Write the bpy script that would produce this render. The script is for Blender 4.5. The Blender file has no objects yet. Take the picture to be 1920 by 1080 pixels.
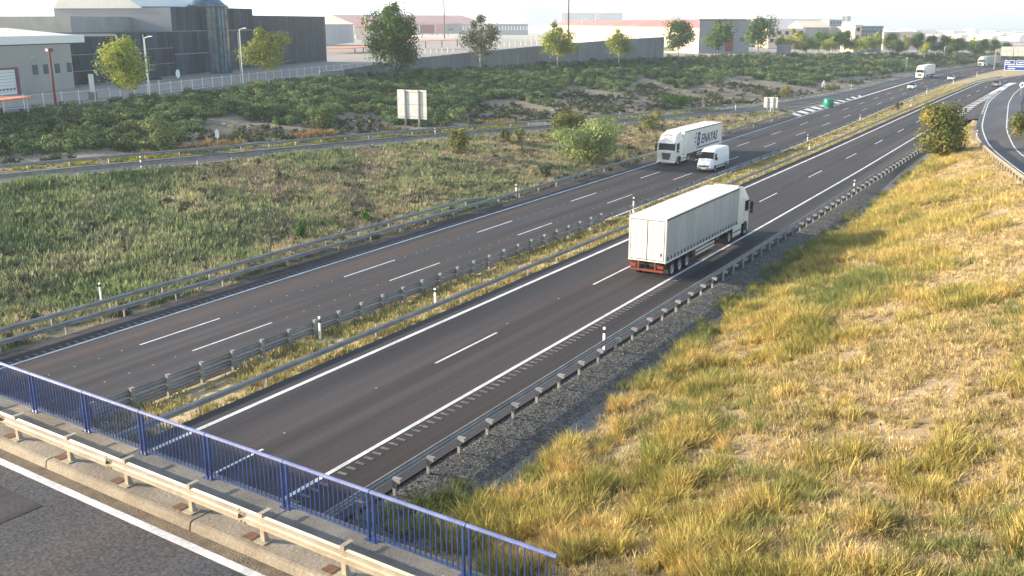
import bpy, bmesh, math, random
import numpy as np
from mathutils import Vector, Matrix, Euler

random.seed(7)
rng = np.random.default_rng(11)
scene = bpy.context.scene
COL = scene.collection
R = math.radians

# ------------------------------------------------------------------ camera, light, exposure
CAM_H, PITCH, YAW, FPX = 15.84, R(15.27), R(31.04), 1825.0      # metres, down, left of the road, focal length in 1920 px units
cam_data = bpy.data.cameras.new('camera')
cam_data.sensor_width = 36.0
cam_data.lens = 36.0 * FPX / 1920.0
cam_data.clip_start = 0.3
cam_data.clip_end = 30000.0
cam = bpy.data.objects.new('camera', cam_data)
cam.location = (0, 0, CAM_H)
cam.rotation_euler = (math.pi / 2 - PITCH, 0, YAW)
COL.objects.link(cam)
scene.camera = cam

SUN_EL, SUN_HEAD = R(15.5), R(67.0)                              # the light travels 67 degrees right of the road's direction
world = bpy.data.worlds.new('World')
scene.world = world
world.use_nodes = True
wn = world.node_tree
wn.nodes.clear()
w_out = wn.nodes.new('ShaderNodeOutputWorld')
w_bg = wn.nodes.new('ShaderNodeBackground')
w_sky = wn.nodes.new('ShaderNodeTexSky')
w_sky.sky_type = 'NISHITA'
w_sky.sun_disc = False
w_sky.sun_elevation = SUN_EL
w_sky.sun_rotation = SUN_HEAD + math.pi
w_sky.air_density = 1.0
w_sky.dust_density = 1.1
w_sky.ozone_density = 0.8
w_bg.inputs['Strength'].default_value = 0.15
wn.links.new(w_sky.outputs['Color'], w_bg.inputs['Color'])
wn.links.new(w_bg.outputs['Background'], w_out.inputs['Surface'])

sun_data = bpy.data.lights.new('sun', 'SUN')
sun_data.energy = 4.8
sun_data.angle = R(0.6)
sun_data.color = (1.0, 0.85, 0.66)
sun = bpy.data.objects.new('sun', sun_data)
sdir = Vector((math.sin(SUN_HEAD) * math.cos(SUN_EL), math.cos(SUN_HEAD) * math.cos(SUN_EL), -math.sin(SUN_EL)))
sun.rotation_euler = sdir.to_track_quat('-Z', 'Y').to_euler()
sun.location = (-40, -60, 80)
COL.objects.link(sun)

scene.view_settings.view_transform = 'Standard'
scene.view_settings.look = 'None'
scene.view_settings.exposure = 1.42
scene.view_settings.gamma = 1.0
scene.view_settings.use_curve_mapping = False
scene.cycles.max_bounces = 6
scene.cycles.diffuse_bounces = 3
scene.cycles.glossy_bounces = 3
scene.cycles.transmission_bounces = 4
scene.cycles.transparent_max_bounces = 8
scene.cycles.volume_bounces = 1

# ------------------------------------------------------------------ photo geometry helpers
_F = np.array([-math.sin(YAW) * math.cos(PITCH), math.cos(YAW) * math.cos(PITCH), -math.sin(PITCH)])
_R = np.array([math.cos(YAW), math.sin(YAW), 0.0])
_U = np.cross(_R, _F)
_C = np.array([0.0, 0.0, CAM_H])

def at(u, v, z):
    """Where the line of sight through photo point (u, v) meets the level z."""
    d = _F * FPX + _R * (u - 960) - _U * (v - 540)
    return _C + d * ((z - CAM_H) / d[2])

def proj(x, y, z):
    qx, qy, qz = x, y, z - CAM_H
    w = qx * _F[0] + qy * _F[1] + qz * _F[2]
    a = qx * _R[0] + qy * _R[1] + qz * _R[2]
    b = qx * _U[0] + qy * _U[1] + qz * _U[2]
    return 960 + FPX * a / w, 540 - FPX * b / w, w

# ------------------------------------------------------------------ materials
MATS = {}
def nmat(name, cols, scale=1.0, rough=0.8, metal=0.0, bump=0.0, bump_scale=None, detail=4.0, stretch=(1, 1, 1), spec=0.4,
         fine=0.0, fine_scale=30.0, rand=0.0, translucent=0.0, coat=0.0, coords='pos'):
    """cols: list of colours blended by a noise in world position; fine: fine mottling; rand: per-object variation of value."""
    m = bpy.data.materials.new(name); MATS[name] = m
    m.use_nodes = True
    t = m.node_tree; t.nodes.clear(); L = t.links.new
    out = t.nodes.new('ShaderNodeOutputMaterial'); b = t.nodes.new('ShaderNodeBsdfPrincipled')
    L(b.outputs[0], out.inputs['Surface'])
    b.inputs['Roughness'].default_value = rough; b.inputs['Metallic'].default_value = metal
    b.inputs['Specular IOR Level'].default_value = spec
    if coat: b.inputs['Coat Weight'].default_value = coat
    if coords == 'pos':
        g = t.nodes.new('ShaderNodeNewGeometry').outputs['Position']
    else:
        g = t.nodes.new('ShaderNodeTexCoord').outputs['Object']
    mp = t.nodes.new('ShaderNodeMapping'); mp.inputs['Scale'].default_value = stretch; L(g, mp.inputs['Vector'])
    n = t.nodes.new('ShaderNodeTexNoise'); n.inputs['Scale'].default_value = scale; n.inputs['Detail'].default_value = detail
    L(mp.outputs[0], n.inputs['Vector'])
    cr = t.nodes.new('ShaderNodeValToRGB'); e = cr.color_ramp.elements
    while len(e) < len(cols): e.new(0.5)
    k = len(cols)
    for i, c in enumerate(cols):
        e[i].position = 0.5 if k == 1 else 0.32 + 0.36 * i / (k - 1)
        e[i].color = (*c, 1)
    L(n.outputs['Fac'], cr.inputs['Fac'])
    cur = cr.outputs['Color']
    if fine:
        n2 = t.nodes.new('ShaderNodeTexNoise'); n2.inputs['Scale'].default_value = fine_scale; n2.inputs['Detail'].default_value = 3
        L(g, n2.inputs['Vector'])
        mr = t.nodes.new('ShaderNodeMapRange'); mr.inputs['From Min'].default_value = 0.3; mr.inputs['From Max'].default_value = 0.7
        mr.inputs['To Min'].default_value = 1 - fine; mr.inputs['To Max'].default_value = 1 + fine
        L(n2.outputs['Fac'], mr.inputs['Value'])
        mx = t.nodes.new('ShaderNodeVectorMath'); mx.operation = 'SCALE'
        L(cur, mx.inputs[0]); L(mr.outputs[0], mx.inputs['Scale']); cur = mx.outputs[0]
    if rand:
        oi = t.nodes.new('ShaderNodeObjectInfo')
        mr = t.nodes.new('ShaderNodeMapRange'); mr.inputs['To Min'].default_value = 1 - rand; mr.inputs['To Max'].default_value = 1 + rand
        L(oi.outputs['Random'], mr.inputs['Value'])
        mx = t.nodes.new('ShaderNodeVectorMath'); mx.operation = 'SCALE'
        L(cur, mx.inputs[0]); L(mr.outputs[0], mx.inputs['Scale']); cur = mx.outputs[0]
    L(cur, b.inputs['Base Color'])
    if bump:
        nb = t.nodes.new('ShaderNodeTexNoise'); nb.inputs['Scale'].default_value = bump_scale or scale * 4; nb.inputs['Detail'].default_value = 4
        L(g, nb.inputs['Vector'])
        bp = t.nodes.new('ShaderNodeBump'); bp.inputs['Strength'].default_value = bump; bp.inputs['Distance'].default_value = 0.05
        L(nb.outputs['Fac'], bp.inputs['Height']); L(bp.outputs[0], b.inputs['Normal'])
    if translucent:
        tr = t.nodes.new('ShaderNodeBsdfTranslucent'); L(cur, tr.inputs['Color'])
        ms = t.nodes.new('ShaderNodeMixShader'); ms.inputs[0].default_value = translucent
        L(b.outputs[0], ms.inputs[1]); L(tr.outputs[0], ms.inputs[2]); L(ms.outputs[0], out.inputs['Surface'])
    return m

def flat(name, c, rough=0.5, metal=0.0, var=0.12, scale=2.0, **k):
    return nmat(name, [tuple(x * (1 - var) for x in c), tuple(min(1, x * (1 + var)) for x in c)], scale=scale, rough=rough, metal=metal, coords=k.pop('coords', 'obj'), **k)

# asphalt: long streaks where tyres run, patches, fine aggregate
def asphalt(name, base, streak=0.35, tint=(1, 1, 1), grain=45, amp=.25):
    m = bpy.data.materials.new(name); m.use_nodes = True; t = m.node_tree; t.nodes.clear(); L = t.links.new
    out = t.nodes.new('ShaderNodeOutputMaterial'); b = t.nodes.new('ShaderNodeBsdfPrincipled'); L(b.outputs[0], out.inputs[0])
    g = t.nodes.new('ShaderNodeNewGeometry').outputs['Position']
    def noise(sc, st, det=3):
        mp = t.nodes.new('ShaderNodeMapping'); mp.inputs['Scale'].default_value = st; L(g, mp.inputs[0])
        n = t.nodes.new('ShaderNodeTexNoise'); n.inputs['Scale'].default_value = sc; n.inputs['Detail'].default_value = det
        L(mp.outputs[0], n.inputs['Vector']); return n.outputs['Fac']
    def rngm(v, a, b_, lo=0.3, hi=0.7):
        r = t.nodes.new('ShaderNodeMapRange'); r.inputs['From Min'].default_value = lo; r.inputs['From Max'].default_value = hi
        r.inputs['To Min'].default_value = a; r.inputs['To Max'].default_value = b_; L(v, r.inputs[0]); return r.outputs[0]
    def mul(a, c):
        x = t.nodes.new('ShaderNodeMath'); x.operation = 'MULTIPLY'; L(a, x.inputs[0]); L(c, x.inputs[1]); return x.outputs[0]
    f = mul(rngm(noise(0.9, (1, 0.012, 1), 2), 1 - streak, 1 + streak), rngm(noise(0.12, (1, 0.4, 1)), 0.82, 1.18))
    f = mul(f, rngm(noise(grain, (1, 1, 1), 2), 1 - amp, 1 + amp))
    cr = t.nodes.new('ShaderNodeValToRGB'); e = cr.color_ramp.elements
    e[0].position, e[1].position = 0.35, 0.65
    e[0].color = (base * 0.86 * tint[0], base * 0.96 * tint[1], base * 1.12 * tint[2], 1)
    e[1].color = (base * 1.14 * tint[0], base * 0.98 * tint[1], base * 0.93 * tint[2], 1)
    L(noise(0.35, (1, 0.03, 1), 2), cr.inputs[0])
    sc = t.nodes.new('ShaderNodeVectorMath'); sc.operation = 'SCALE'; L(cr.outputs[0], sc.inputs[0]); L(f, sc.inputs['Scale'])
    L(sc.outputs[0], b.inputs['Base Color']); b.inputs['Roughness'].default_value = 0.82; b.inputs['Specular IOR Level'].default_value = 0.3
    bp = t.nodes.new('ShaderNodeBump'); bp.inputs['Strength'].default_value = 0.35; bp.inputs['Distance'].default_value = 0.01
    L(noise(60, (1, 1, 1), 2), bp.inputs['Height']); L(bp.outputs[0], b.inputs['Normal'])
    return m

M_ASPH = asphalt('asphalt', 0.043, 0.46, (1.10, 0.98, 0.94), 12, .24)
M_ASPH2 = asphalt('asphalt_bridge', 0.066, 0.12, (1, 1, 1), 16, .55)
M_RAMP = asphalt('asphalt_ramp', 0.085, 0.15)
M_YARD = nmat('yard_paving', [(0.30, 0.25, 0.21), (0.36, 0.31, 0.27)], 0.03, 0.9, fine=0.06, fine_scale=0.4)
M_STREET = nmat('street_asphalt', [(0.13, 0.135, 0.14), (0.17, 0.17, 0.175)], 0.2, 0.85)
M_PAINT = nmat('road_paint', [(0.50, 0.49, 0.48), (0.78, 0.77, 0.76)], 1.1, 0.6, fine=0.22, fine_scale=11)
M_DIRT = nmat('slope_soil', [(0.20, 0.15, 0.08), (0.30, 0.22, 0.125), (0.38, 0.285, 0.175)], 0.35, 0.95, bump=0.5, bump_scale=5, fine=0.25, fine_scale=9)
M_SAND = nmat('embankment_soil', [(0.13, 0.108, 0.08), (0.19, 0.155, 0.115), (0.25, 0.20, 0.15)], 0.25, 0.95, bump=0.5, bump_scale=4, fine=0.22, fine_scale=5)
M_GSLOPE = nmat('slope_ground', [(0.13, 0.13, 0.08), (0.20, 0.17, 0.11), (0.26, 0.20, 0.14)], 0.12, 0.95, bump=0.5, bump_scale=4, fine=0.25, fine_scale=6)
M_GRAVEL = nmat('gravel', [(0.060, 0.056, 0.050), (0.125, 0.115, 0.098)], 2.2, 0.9, bump=1.0, bump_scale=9, fine=0.8, fine_scale=8)
M_MEDIAN = nmat('median_soil', [(0.22, 0.18, 0.09), (0.36, 0.28, 0.15), (0.42, 0.34, 0.22)], 0.5, 0.95, bump=0.4, fine=0.3, fine_scale=9)
M_CONC = nmat('concrete', [(0.20, 0.165, 0.12), (0.27, 0.225, 0.165), (0.33, 0.28, 0.21)], 0.8, 0.9, bump=0.3, bump_scale=12, fine=0.18, fine_scale=18)
M_CONC_G = nmat('concrete_grey', [(0.13, 0.125, 0.115), (0.21, 0.195, 0.175)], 1.4, 0.9, bump=0.3, bump_scale=20, fine=0.2, fine_scale=30)
M_KERBDIRT = nmat('gutter_dirt', [(0.11, 0.085, 0.06), (0.19, 0.15, 0.10)], 3, 0.95, bump=0.6, bump_scale=25, fine=0.4, fine_scale=40)
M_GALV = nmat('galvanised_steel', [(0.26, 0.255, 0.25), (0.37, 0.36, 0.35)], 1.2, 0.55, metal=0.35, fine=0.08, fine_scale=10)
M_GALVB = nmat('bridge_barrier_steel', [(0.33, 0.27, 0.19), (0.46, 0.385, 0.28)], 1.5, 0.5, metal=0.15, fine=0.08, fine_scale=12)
M_RUST = flat('rusty_steel', (0.16, 0.08, 0.04), 0.9, var=0.4, scale=20)
M_BLUE_TOP = nmat('highlit_blue_paint', [(0.09, 0.12, 0.29), (0.17, 0.20, 0.38)], 3.0, 0.35, spec=0.7, fine=0.12, fine_scale=15)  # top rail: sky highlight painted in as a lighter blue than the bars
M_BLUE = nmat('blue_railing_paint', [(0.016, 0.042, 0.14), (0.030, 0.064, 0.21)], 2.0, 0.30, spec=0.9, fine=0.1, fine_scale=20)
M_WHITE = flat('white_paint', (0.78, 0.78, 0.77), 0.45, var=0.05)
M_WHITE_T = flat('truck_white', (0.72, 0.69, 0.63), 0.4, var=0.07, scale=1.1, fine=.05, fine_scale=6)
M_TARP = flat('tarpaulin', (0.37, 0.38, 0.39), 0.55, var=0.10, scale=1.3, stretch=(1, 1, .2), fine=.05, fine_scale=5)
M_BLACK = flat('black_plastic', (0.025, 0.025, 0.028), 0.6, var=0.3)
M_RUBBER = flat('rubber', (0.022, 0.022, 0.022), 0.85, var=0.3)
M_CHASSIS = flat('chassis_dark', (0.035, 0.033, 0.033), 0.7, var=0.3)
M_RIM = flat('wheel_rim', (0.42, 0.42, 0.42), 0.4, metal=0.5)
M_GLASS = flat('dark_glass', (0.010, 0.013, 0.015), 0.10, var=0.2, spec=0.25)
M_REDLAMP = flat('red_lamp', (0.36, 0.05, 0.025), 0.3)
M_ORANGE = flat('orange_steel', (0.75, 0.22, 0.07), 0.5)
M_NAVY = flat('navy_print', (0.015, 0.02, 0.10), 0.5, var=0.05)
M_HEAD = flat('headlamp', (0.75, 0.77, 0.8), 0.12, spec=0.9)
M_GREYCAR = flat('grey_car_paint', (0.16, 0.16, 0.17), 0.3, coat=0.6)
M_WOOD = flat('bark', (0.16, 0.13, 0.10), 0.9, var=0.3, scale=6)
M_PALEBARK = flat('pale_bark', (0.42, 0.39, 0.34), 0.9, var=0.3, scale=6)
def foliage(name, cols, scale=0.25, rand=0.22, tr=0.22):
    return nmat(name, cols, scale, 0.75, spec=0.15, fine=0.30, fine_scale=3.0, rand=rand, translucent=tr)
F_TREE_Y = foliage('leaf_yellow_green', [(0.17, 0.22, 0.03), (0.32, 0.35, 0.05), (0.46, 0.44, 0.08)])
F_TREE_G = foliage('leaf_green', [(0.040, 0.085, 0.022), (0.075, 0.13, 0.03), (0.13, 0.19, 0.04)])
F_TREE_P = foliage('leaf_pale', [(0.085, 0.10, 0.04), (0.13, 0.14, 0.06), (0.17, 0.175, 0.085)])
F_HEDGE = foliage('hedge_leaf', [(0.055, 0.100, 0.042), (0.105, 0.160, 0.062), (0.21, 0.24, 0.09)], 0.22, rand=.5)
F_SHRUB = foliage('shrub_leaf', [(0.060, 0.08, 0.04), (0.11, 0.12, 0.065)], 0.3)
F_OLIVE = foliage('olive_leaf', [(0.10, 0.12, 0.03), (0.17, 0.18, 0.045), (0.25, 0.23, 0.06)], 0.5)
F_BRIGHT = foliage('bright_leaf', [(0.05, 0.13, 0.025), (0.09, 0.18, 0.03)], 0.5)
F_BUSHY = foliage('golden_bush_leaf', [(0.10, 0.135, 0.03), (0.20, 0.205, 0.045), (0.32, 0.26, 0.07)], 0.5)
F_FEATH = foliage('feathery_leaf', [(0.11, 0.16, 0.06), (0.19, 0.24, 0.09), (0.30, 0.32, 0.11)], 0.4)
F_GR_L = foliage('grass_left', [(0.19, 0.25, 0.105), (0.30, 0.335, 0.155), (0.42, 0.40, 0.22)], 0.14, rand=.35, tr=.35)
F_GR_LB = foliage('grass_brown', [(0.30, 0.28, 0.16), (0.43, 0.35, 0.22), (0.54, 0.41, 0.28)], 0.15, rand=.35, tr=.35)
F_GR_R = foliage('grass_gold', [(0.26, 0.25, 0.07), (0.48, 0.39, 0.12), (0.62, 0.45, 0.18)], 0.35, rand=.35)
F_GR_G = foliage('grass_green', [(0.15, 0.19, 0.06), (0.26, 0.27, 0.08), (0.40, 0.35, 0.12)], 0.3, rand=.35)
F_GR_T = foliage('grass_tan', [(0.38, 0.31, 0.13), (0.52, 0.41, 0.19), (0.60, 0.47, 0.25)], 0.4, rand=.3)
F_MED = foliage('grass_median', [(0.25, 0.24, 0.09), (0.46, 0.38, 0.17)], 0.6)
F_FLOW = foliage('red_weeds', [(0.20, 0.10, 0.05), (0.30, 0.19, 0.08), (0.22, 0.22, 0.07)], 1.5)
F_YFL = foliage('yellow_weeds', [(0.20, 0.26, 0.04), (0.42, 0.36, 0.05)], 1.2)

# ------------------------------------------------------------------ mesh building
class MB:
    def __init__(s): s.v = []; s.f = []; s.m = []
    def add(s, vs, fs, mi=0):
        o = len(s.v); s.v += [tuple(map(float, p)) for p in vs]; s.f += [tuple(o + i for i in f) for f in fs]; s.m += [mi] * len(fs)
        return s
    def box(s, x0, x1, y0, y1, z0, z1, mi=0, M=None):
        vs = [(x, y, z) for z in (z0, z1) for y in (y0, y1) for x in (x0, x1)]
        if M is not None: vs = [tuple(M @ Vector(p)) for p in vs]
        return s.add(vs, [(0, 2, 3, 1), (4, 5, 7, 6), (0, 1, 5, 4), (2, 6, 7, 3), (0, 4, 6, 2), (1, 3, 7, 5)], mi)
    def tube(s, pts, r, n=8, mi=0, cap=True):
        pts = [Vector(p) for p in pts]; rr = r if isinstance(r, (list, tuple)) else [r] * len(pts)
        o = len(s.v); up = Vector((0, 0, 1))
        for i, p in enumerate(pts):
            d = (pts[min(i + 1, len(pts) - 1)] - pts[max(i - 1, 0)]).normalized()
            a = d.cross(up if abs(d.z) < 0.95 else Vector((1, 0, 0))).normalized(); b = d.cross(a)
            for k in range(n):
                t = 2 * math.pi * k / n; s.v.append(tuple(p + (a * math.cos(t) + b * math.sin(t)) * rr[i]))
        for i in range(len(pts) - 1):
            for k in range(n):
                s.f.append((o + i * n + k, o + (i + 1) * n + k, o + (i + 1) * n + (k + 1) % n, o + i * n + (k + 1) % n)); s.m.append(mi)
        if cap:
            s.f.append(tuple(o + k for k in range(n))); s.m.append(mi)
            e = o + (len(pts) - 1) * n; s.f.append(tuple(e + n - 1 - k for k in range(n))); s.m.append(mi)
        return s
    def prism(s, poly, x0, x1, axis='x', mi=0):
        """poly of 2D points, extruded along axis. axis x: poly=(y,z); y: (x,z); z: (x,y)"""
        n = len(poly)
        def P(a, q): return {'x': (a, q[0], q[1]), 'y': (q[0], a, q[1]), 'z': (q[0], q[1], a)}[axis]
        vs = [P(x0, q) for q in poly] + [P(x1, q) for q in poly]
        fs = [tuple(range(n))[::-1], tuple(range(n, 2 * n))] + [(i, (i + 1) % n, n + (i + 1) % n, n + i) for i in range(n)]
        return s.add(vs, fs, mi)
    def sweep(s, path, prof, mi=0, closed=True):
        """profile of (offset to the right, height) swept along path of (x, y, z)"""
        o = len(s.v); n = len(prof)
        for i, p in enumerate(path):
            a, b = path[max(i - 1, 0)], path[min(i + 1, len(path) - 1)]
            dx, dy = b[0] - a[0], b[1] - a[1]; l = math.hypot(dx, dy); nx, ny = dy / l, -dx / l
            for (q, h) in prof: s.v.append((p[0] + nx * q, p[1] + ny * q, p[2] + h))
        for i in range(len(path) - 1):
            for k in range(n if closed else n - 1):
                k2 = (k + 1) % n; s.f.append((o + i * n + k, o + i * n + k2, o + (i + 1) * n + k2, o + (i + 1) * n + k)); s.m.append(mi)
        if closed:
            s.f.append(tuple(o + n - 1 - k for k in range(n))); e = o + (len(path) - 1) * n
            s.f.append(tuple(e + k for k in range(n))); s.m += [mi, mi]
        return s
    def mesh(s, name, mats, smooth=False, bevel=0, seg=1):
        me = bpy.data.meshes.new(name); me.from_pydata(s.v, [], s.f)
        for m in (mats if isinstance(mats, (list, tuple)) else [mats]): me.materials.append(m)
        if len(me.materials) > 1: me.polygons.foreach_set('material_index', s.m)
        bm = bmesh.new(); bm.from_mesh(me); bmesh.ops.recalc_face_normals(bm, faces=bm.faces)
        if bevel:
            es = [e for e in bm.edges if len(e.link_faces) == 2 and e.calc_face_angle(0) > 0.45]
            bmesh.ops.bevel(bm, geom=es, offset=bevel, segments=seg, affect='EDGES', clamp_overlap=True)
        bm.to_mesh(me); bm.free()
        if smooth: me.polygons.foreach_set('use_smooth', [True] * len(me.polygons))
        me.update(); return me

def tag(o, label=None, cat=None, group=None, kind=None):
    if label: o['label'] = label
    if cat: o['category'] = cat
    if group: o['group'] = group
    if kind: o['kind'] = kind
    return o
def link(name, me, parent=None, loc=None, rz=None):
    o = bpy.data.objects.new(name, me); COL.objects.link(o)
    if parent is not None: o.parent = parent
    if loc is not None: o.location = tuple(float(c) for c in loc)
    if rz is not None: o.rotation_euler = (0, 0, rz)
    return o
def empty(name, loc=(0, 0, 0), rz=0.0, label=None, cat=None, group=None):
    o = link(name, None, None, loc, rz); o.empty_display_size = 0.5
    return tag(o, label, cat, group)
def part(name, mb, mats, parent, **k):
    loc = k.pop('loc', None); rz = k.pop('rz', None)
    return link(name, mb.mesh(name, mats, **k), parent, loc, rz)
def copy_tree(o, parent=None):
    c = o.copy(); COL.objects.link(c); c.parent = parent
    for ch in list(o.children):
        d = ch.copy(); COL.objects.link(d); d.parent = c
        for g in list(ch.children):
            e = g.copy(); COL.objects.link(e); e.parent = d
    return c

# ------------------------------------------------------------------ lie of the land (x to the right of the road direction, y along it)
KY = np.array([-80, -30, 0, 15, 30, 45, 60, 80, 100, 125, 150, 175, 200, 230, 265, 300, 340, 380, 430, 490, 560, 650, 800], float)
def lut(p):
    a = np.array(p, float); g = np.arange(-80.0, 801.0, 1.0); v = np.interp(g, a[:, 0], a[:, 1])   # rounded off so that no line has a kink
    for _ in range(2):
        q = np.pad(v, 7, mode='reflect', reflect_type='odd'); v = np.convolve(q, np.ones(15) / 15, 'valid')
    return lambda y: np.interp(y, g, v)
LE = lut([(-80, -46.3), (28, -46.7), (51, -47.2), (73, -47.4), (114, -47.7), (139, -48.1), (178, -48.8), (235, -49.9), (266, -50.3), (325, -50.8),
          (356, -50.0), (400, -47.5), (430, -43.8), (460, -39), (490, -33), (560, -14), (650, 16), (800, 80)])
LA = lut([(-80, -43.4), (33, -43.75), (85, -44.2), (137, -44.5), (172, -44.9), (205, -45.5), (240, -46.4), (258, -46.9), (304, -47.2), (356, -46.3),
          (400, -43.9), (430, -40.2), (460, -35.4), (490, -29.4), (560, -10.4), (650, 19.6), (800, 83)])
LB = lut([(-80, -40.3), (34, -40.5), (121, -40.7), (171, -41.2), (222, -42.4), (257, -43.3), (304, -43.7), (356, -42.8), (400, -40.4), (430, -36.7),
          (460, -31.9), (490, -25.9), (560, -6.9), (650, 23.1), (800, 87)])
LI = lambda y: LB(y) + 3.5
RL = lut([(-80, -29.6), (130, -29.55), (183, -29.9), (230, -30.1), (300, -30.0), (320, -27.6), (335, -25.3), (346, -23.4), (380, -16.6), (430, -4), (490, 13), (560, 38), (650, 75), (800, 150)])
RM = lambda y: RL(y) + 3.6 - 0.25 * np.clip((y - 150) / 150, 0, 1)
RR = lut([(-80, -22.5), (110, -22.35), (150, -22.7), (200, -23.2), (236, -23.3), (275, -23.6), (300, -23.4), (323, -21.2), (346, -16.6), (380, -9.6), (430, 3), (490, 20), (560, 45), (650, 82), (800, 157)])
RMP = lut([(-80, 40), (0, 17), (13, 13), (25, 9.3), (40, 5.3), (55, 2.0), (70, -1.1), (86, -4.3), (107, -8.2), (126, -11.8), (154, -15.5), (181, -17.9), (219, -21.0), (250, -22.2), (285, -22.6), (300, -22.2), (323, -20.2), (346, -15.8), (380, -8.8), (430, 4), (490, 21), (560, 46), (650, 83), (800, 158)])
RMPR = lut([(-80, 47), (0, 24), (13, 18.6), (25, 14.4), (40, 10.3), (55, 6.8), (70, 3.4), (86, 0.1), (107, -5.0), (119, -7.6), (152, -11.4), (181, -13.7), (218, -16.6), (250, -18.2), (287, -19.0), (323, -16.4), (346, -12.2), (380, -5.2), (430, 8), (490, 25), (560, 50), (650, 87), (800, 162)])
ZRMP = lut([(-80, 7), (0, 6.2), (13, 6.0), (40, 5.3), (60, 4.5), (86, 3.5), (107, 2.5), (134, 1.7), (154, 1.35), (180, 0.95), (220, 0.4), (270, 0.0), (800, 0)])
SN = lut([(-80, -78.2), (47, -78.2), (58, -76.2), (81, -73.9), (106, -71.7), (119, -68.6), (151, -63.2), (183, -58.1), (200, -55.2), (235, -52.6), (265, -50.6), (800, 79)])
SF = lut([(-80, -85), (51, -84), (63, -82.3), (89, -80.4), (114, -77.6), (129, -74.4), (164, -69), (201, -64), (225, -60), (265, -57.6), (300, -57.5), (356, -57), (400, -54.5), (430, -50.8), (460, -46), (490, -40), (560, -21), (650, 9), (800, 73)])
ZS = lut([(-80, 3.4), (30, 3.4), (45, 3), (60, 2.6), (85, 1.9), (110, 1.2), (125, 0.8), (156, -0.1), (185, -0.8), (200, -1.1), (262, -1.3), (800, -1.3)])
KB = lut([(-80, -114.4), (70, -114.4), (89, -116.6), (114, -125), (152, -136), (170, -134), (200, -129.2), (237, -127.5), (288, -119.6), (340, -109), (380, -95), (430, -78), (490, -60), (560, -40), (650, -10), (800, 50)])
ZP = lut([(-80, 5), (300, 5), (370, 4.2), (420, 3), (480, 2), (530, 1.2), (620, 0.5), (800, 0)])
ZL, ZR = -1.3, 0.0
AR = lut([(-80, -19.7), (140, -19.7), (160, -20.0), (800, 999)])
def a8(y): return np.where(y < 150, -19.7, np.minimum(RMP(y) - 1.4, np.interp(y, [150, 175, 800], [-19.7, -19.2, 999])))
def rails(y):
    """(x, z) of the break lines across the valley at y, left to right"""
    y = np.asarray(y, float); far = np.clip((y - 800) / 300, 0, 1)
    kb = np.minimum(KB(y), SF(y) - 12); zp = ZP(y); zs = ZS(y); sn = np.minimum(SN(y), LE(y) - 0.6)
    behind = np.minimum(LE(y) - 4.6, sn + 22); behind = np.maximum(behind, sn + 0.9 * (LE(y) - 3.0 - sn) * (y > 150)); behind = np.minimum(behind, LE(y) - 1.2)
    zg = np.interp(y, [120, 200], [-1.2, -1.25])
    e = AR(y); r8 = a8(y); gore = np.interp(y, [180, 200], [0, 1])
    toe = np.where(y < 150, np.interp(y, [0, 80, 100, 117, 125, 150], [-16.3, -16.2, -17.0, -17.7, -17.9, -18.0]), r8 + 0.9)
    toe = np.minimum(toe, RMP(y) - 0.9)
    zr = ZRMP(y); z8 = np.interp(y, [150, 180, 270], [0, 0.5, 0.0]) * 1.0
    z8 = np.where(y < 150, 0.0, 0.0); zr = zr - 0.25 * np.clip((y - 165) / 8, 0, 1) * (y < 286)
    X = [kb * 0 - 7000, kb * 0 - 700, kb - 0.4, kb + 1.4, SF(y) - 5, SF(y) - 0.6, SF(y) + 0.2, sn - 0.2, sn + 0.5, behind, LE(y) - 1.6, LI(y) + 0.35, LI(y) + 1.0,
         RL(y) - 1.6, RL(y) - 0.7, np.minimum(r8, RMP(y) - 1.0) - 0.25, np.minimum(r8, RMP(y) - 1.0) + 0.3, toe - 1.0, toe, RMP(y) - 0.8, RMP(y) + 0.2, RMPR(y) + 2.3, RMPR(y) + 3.3, RMPR(y) + 30, kb * 0 + 7000]
    Z = [zp, zp, zp, zp - 0.15, zs + 0.25, zs - 0.02, zs - 0.15, zs - 0.15, zs - 0.02, zg, zg * 0 + ZL - 0.12, zg * 0 + ZL - 0.12, zg * 0 - 1.12,
         zg * 0 - 0.36, zg * 0 - 0.12, z8 - 0.14, z8 - 0.05, z8 - 0.30, z8 - 0.38 * np.clip((150 - y) / 30, 0, 1), zr - 0.03, zr - 0.15, zr - 0.15, zr, zr + 2.0, zr + 2.0]
    X = np.array(X); Z = np.array(Z)
    X = np.maximum.accumulate(X + np.arange(len(X))[:, None] * 1e-3 if X.ndim > 1 else X, axis=0)
    return X, Z
NR = 25
def vnoise(x, y, s, seed=0):
    x = np.asarray(x) / s; y = np.asarray(y) / s
    xi = np.floor(x).astype(np.int64); yi = np.floor(y).astype(np.int64); fx = x - xi; fy = y - yi
    def h(a, b):
        n = (a * 374761393 + b * 668265263 + seed * 1442695041) & 0x7fffffff
        n = ((n ^ (n >> 13)) * 1274126177) & 0x7fffffff
        return ((n ^ (n >> 16)) & 0xffff) / 65535.0
    fx = fx * fx * (3 - 2 * fx); fy = fy * fy * (3 - 2 * fy)
    return (h(xi, yi) * (1 - fx) + h(xi + 1, yi) * fx) * (1 - fy) + (h(xi, yi + 1) * (1 - fx) + h(xi + 1, yi + 1) * fx) * fy - 0.5
def rough_amt(x, y, X):
    """0 on roads and paving, up to 1 on soil"""
    def band(a, b, w): return np.clip((x - X[a]) / w, 0, 1) * np.clip((X[b] - x) / w, 0, 1)
    return np.maximum.reduce([band(3, 5, 3.0), band(8, 10, 1.5) * 0.8, band(18, 19, 1.5)])
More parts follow.
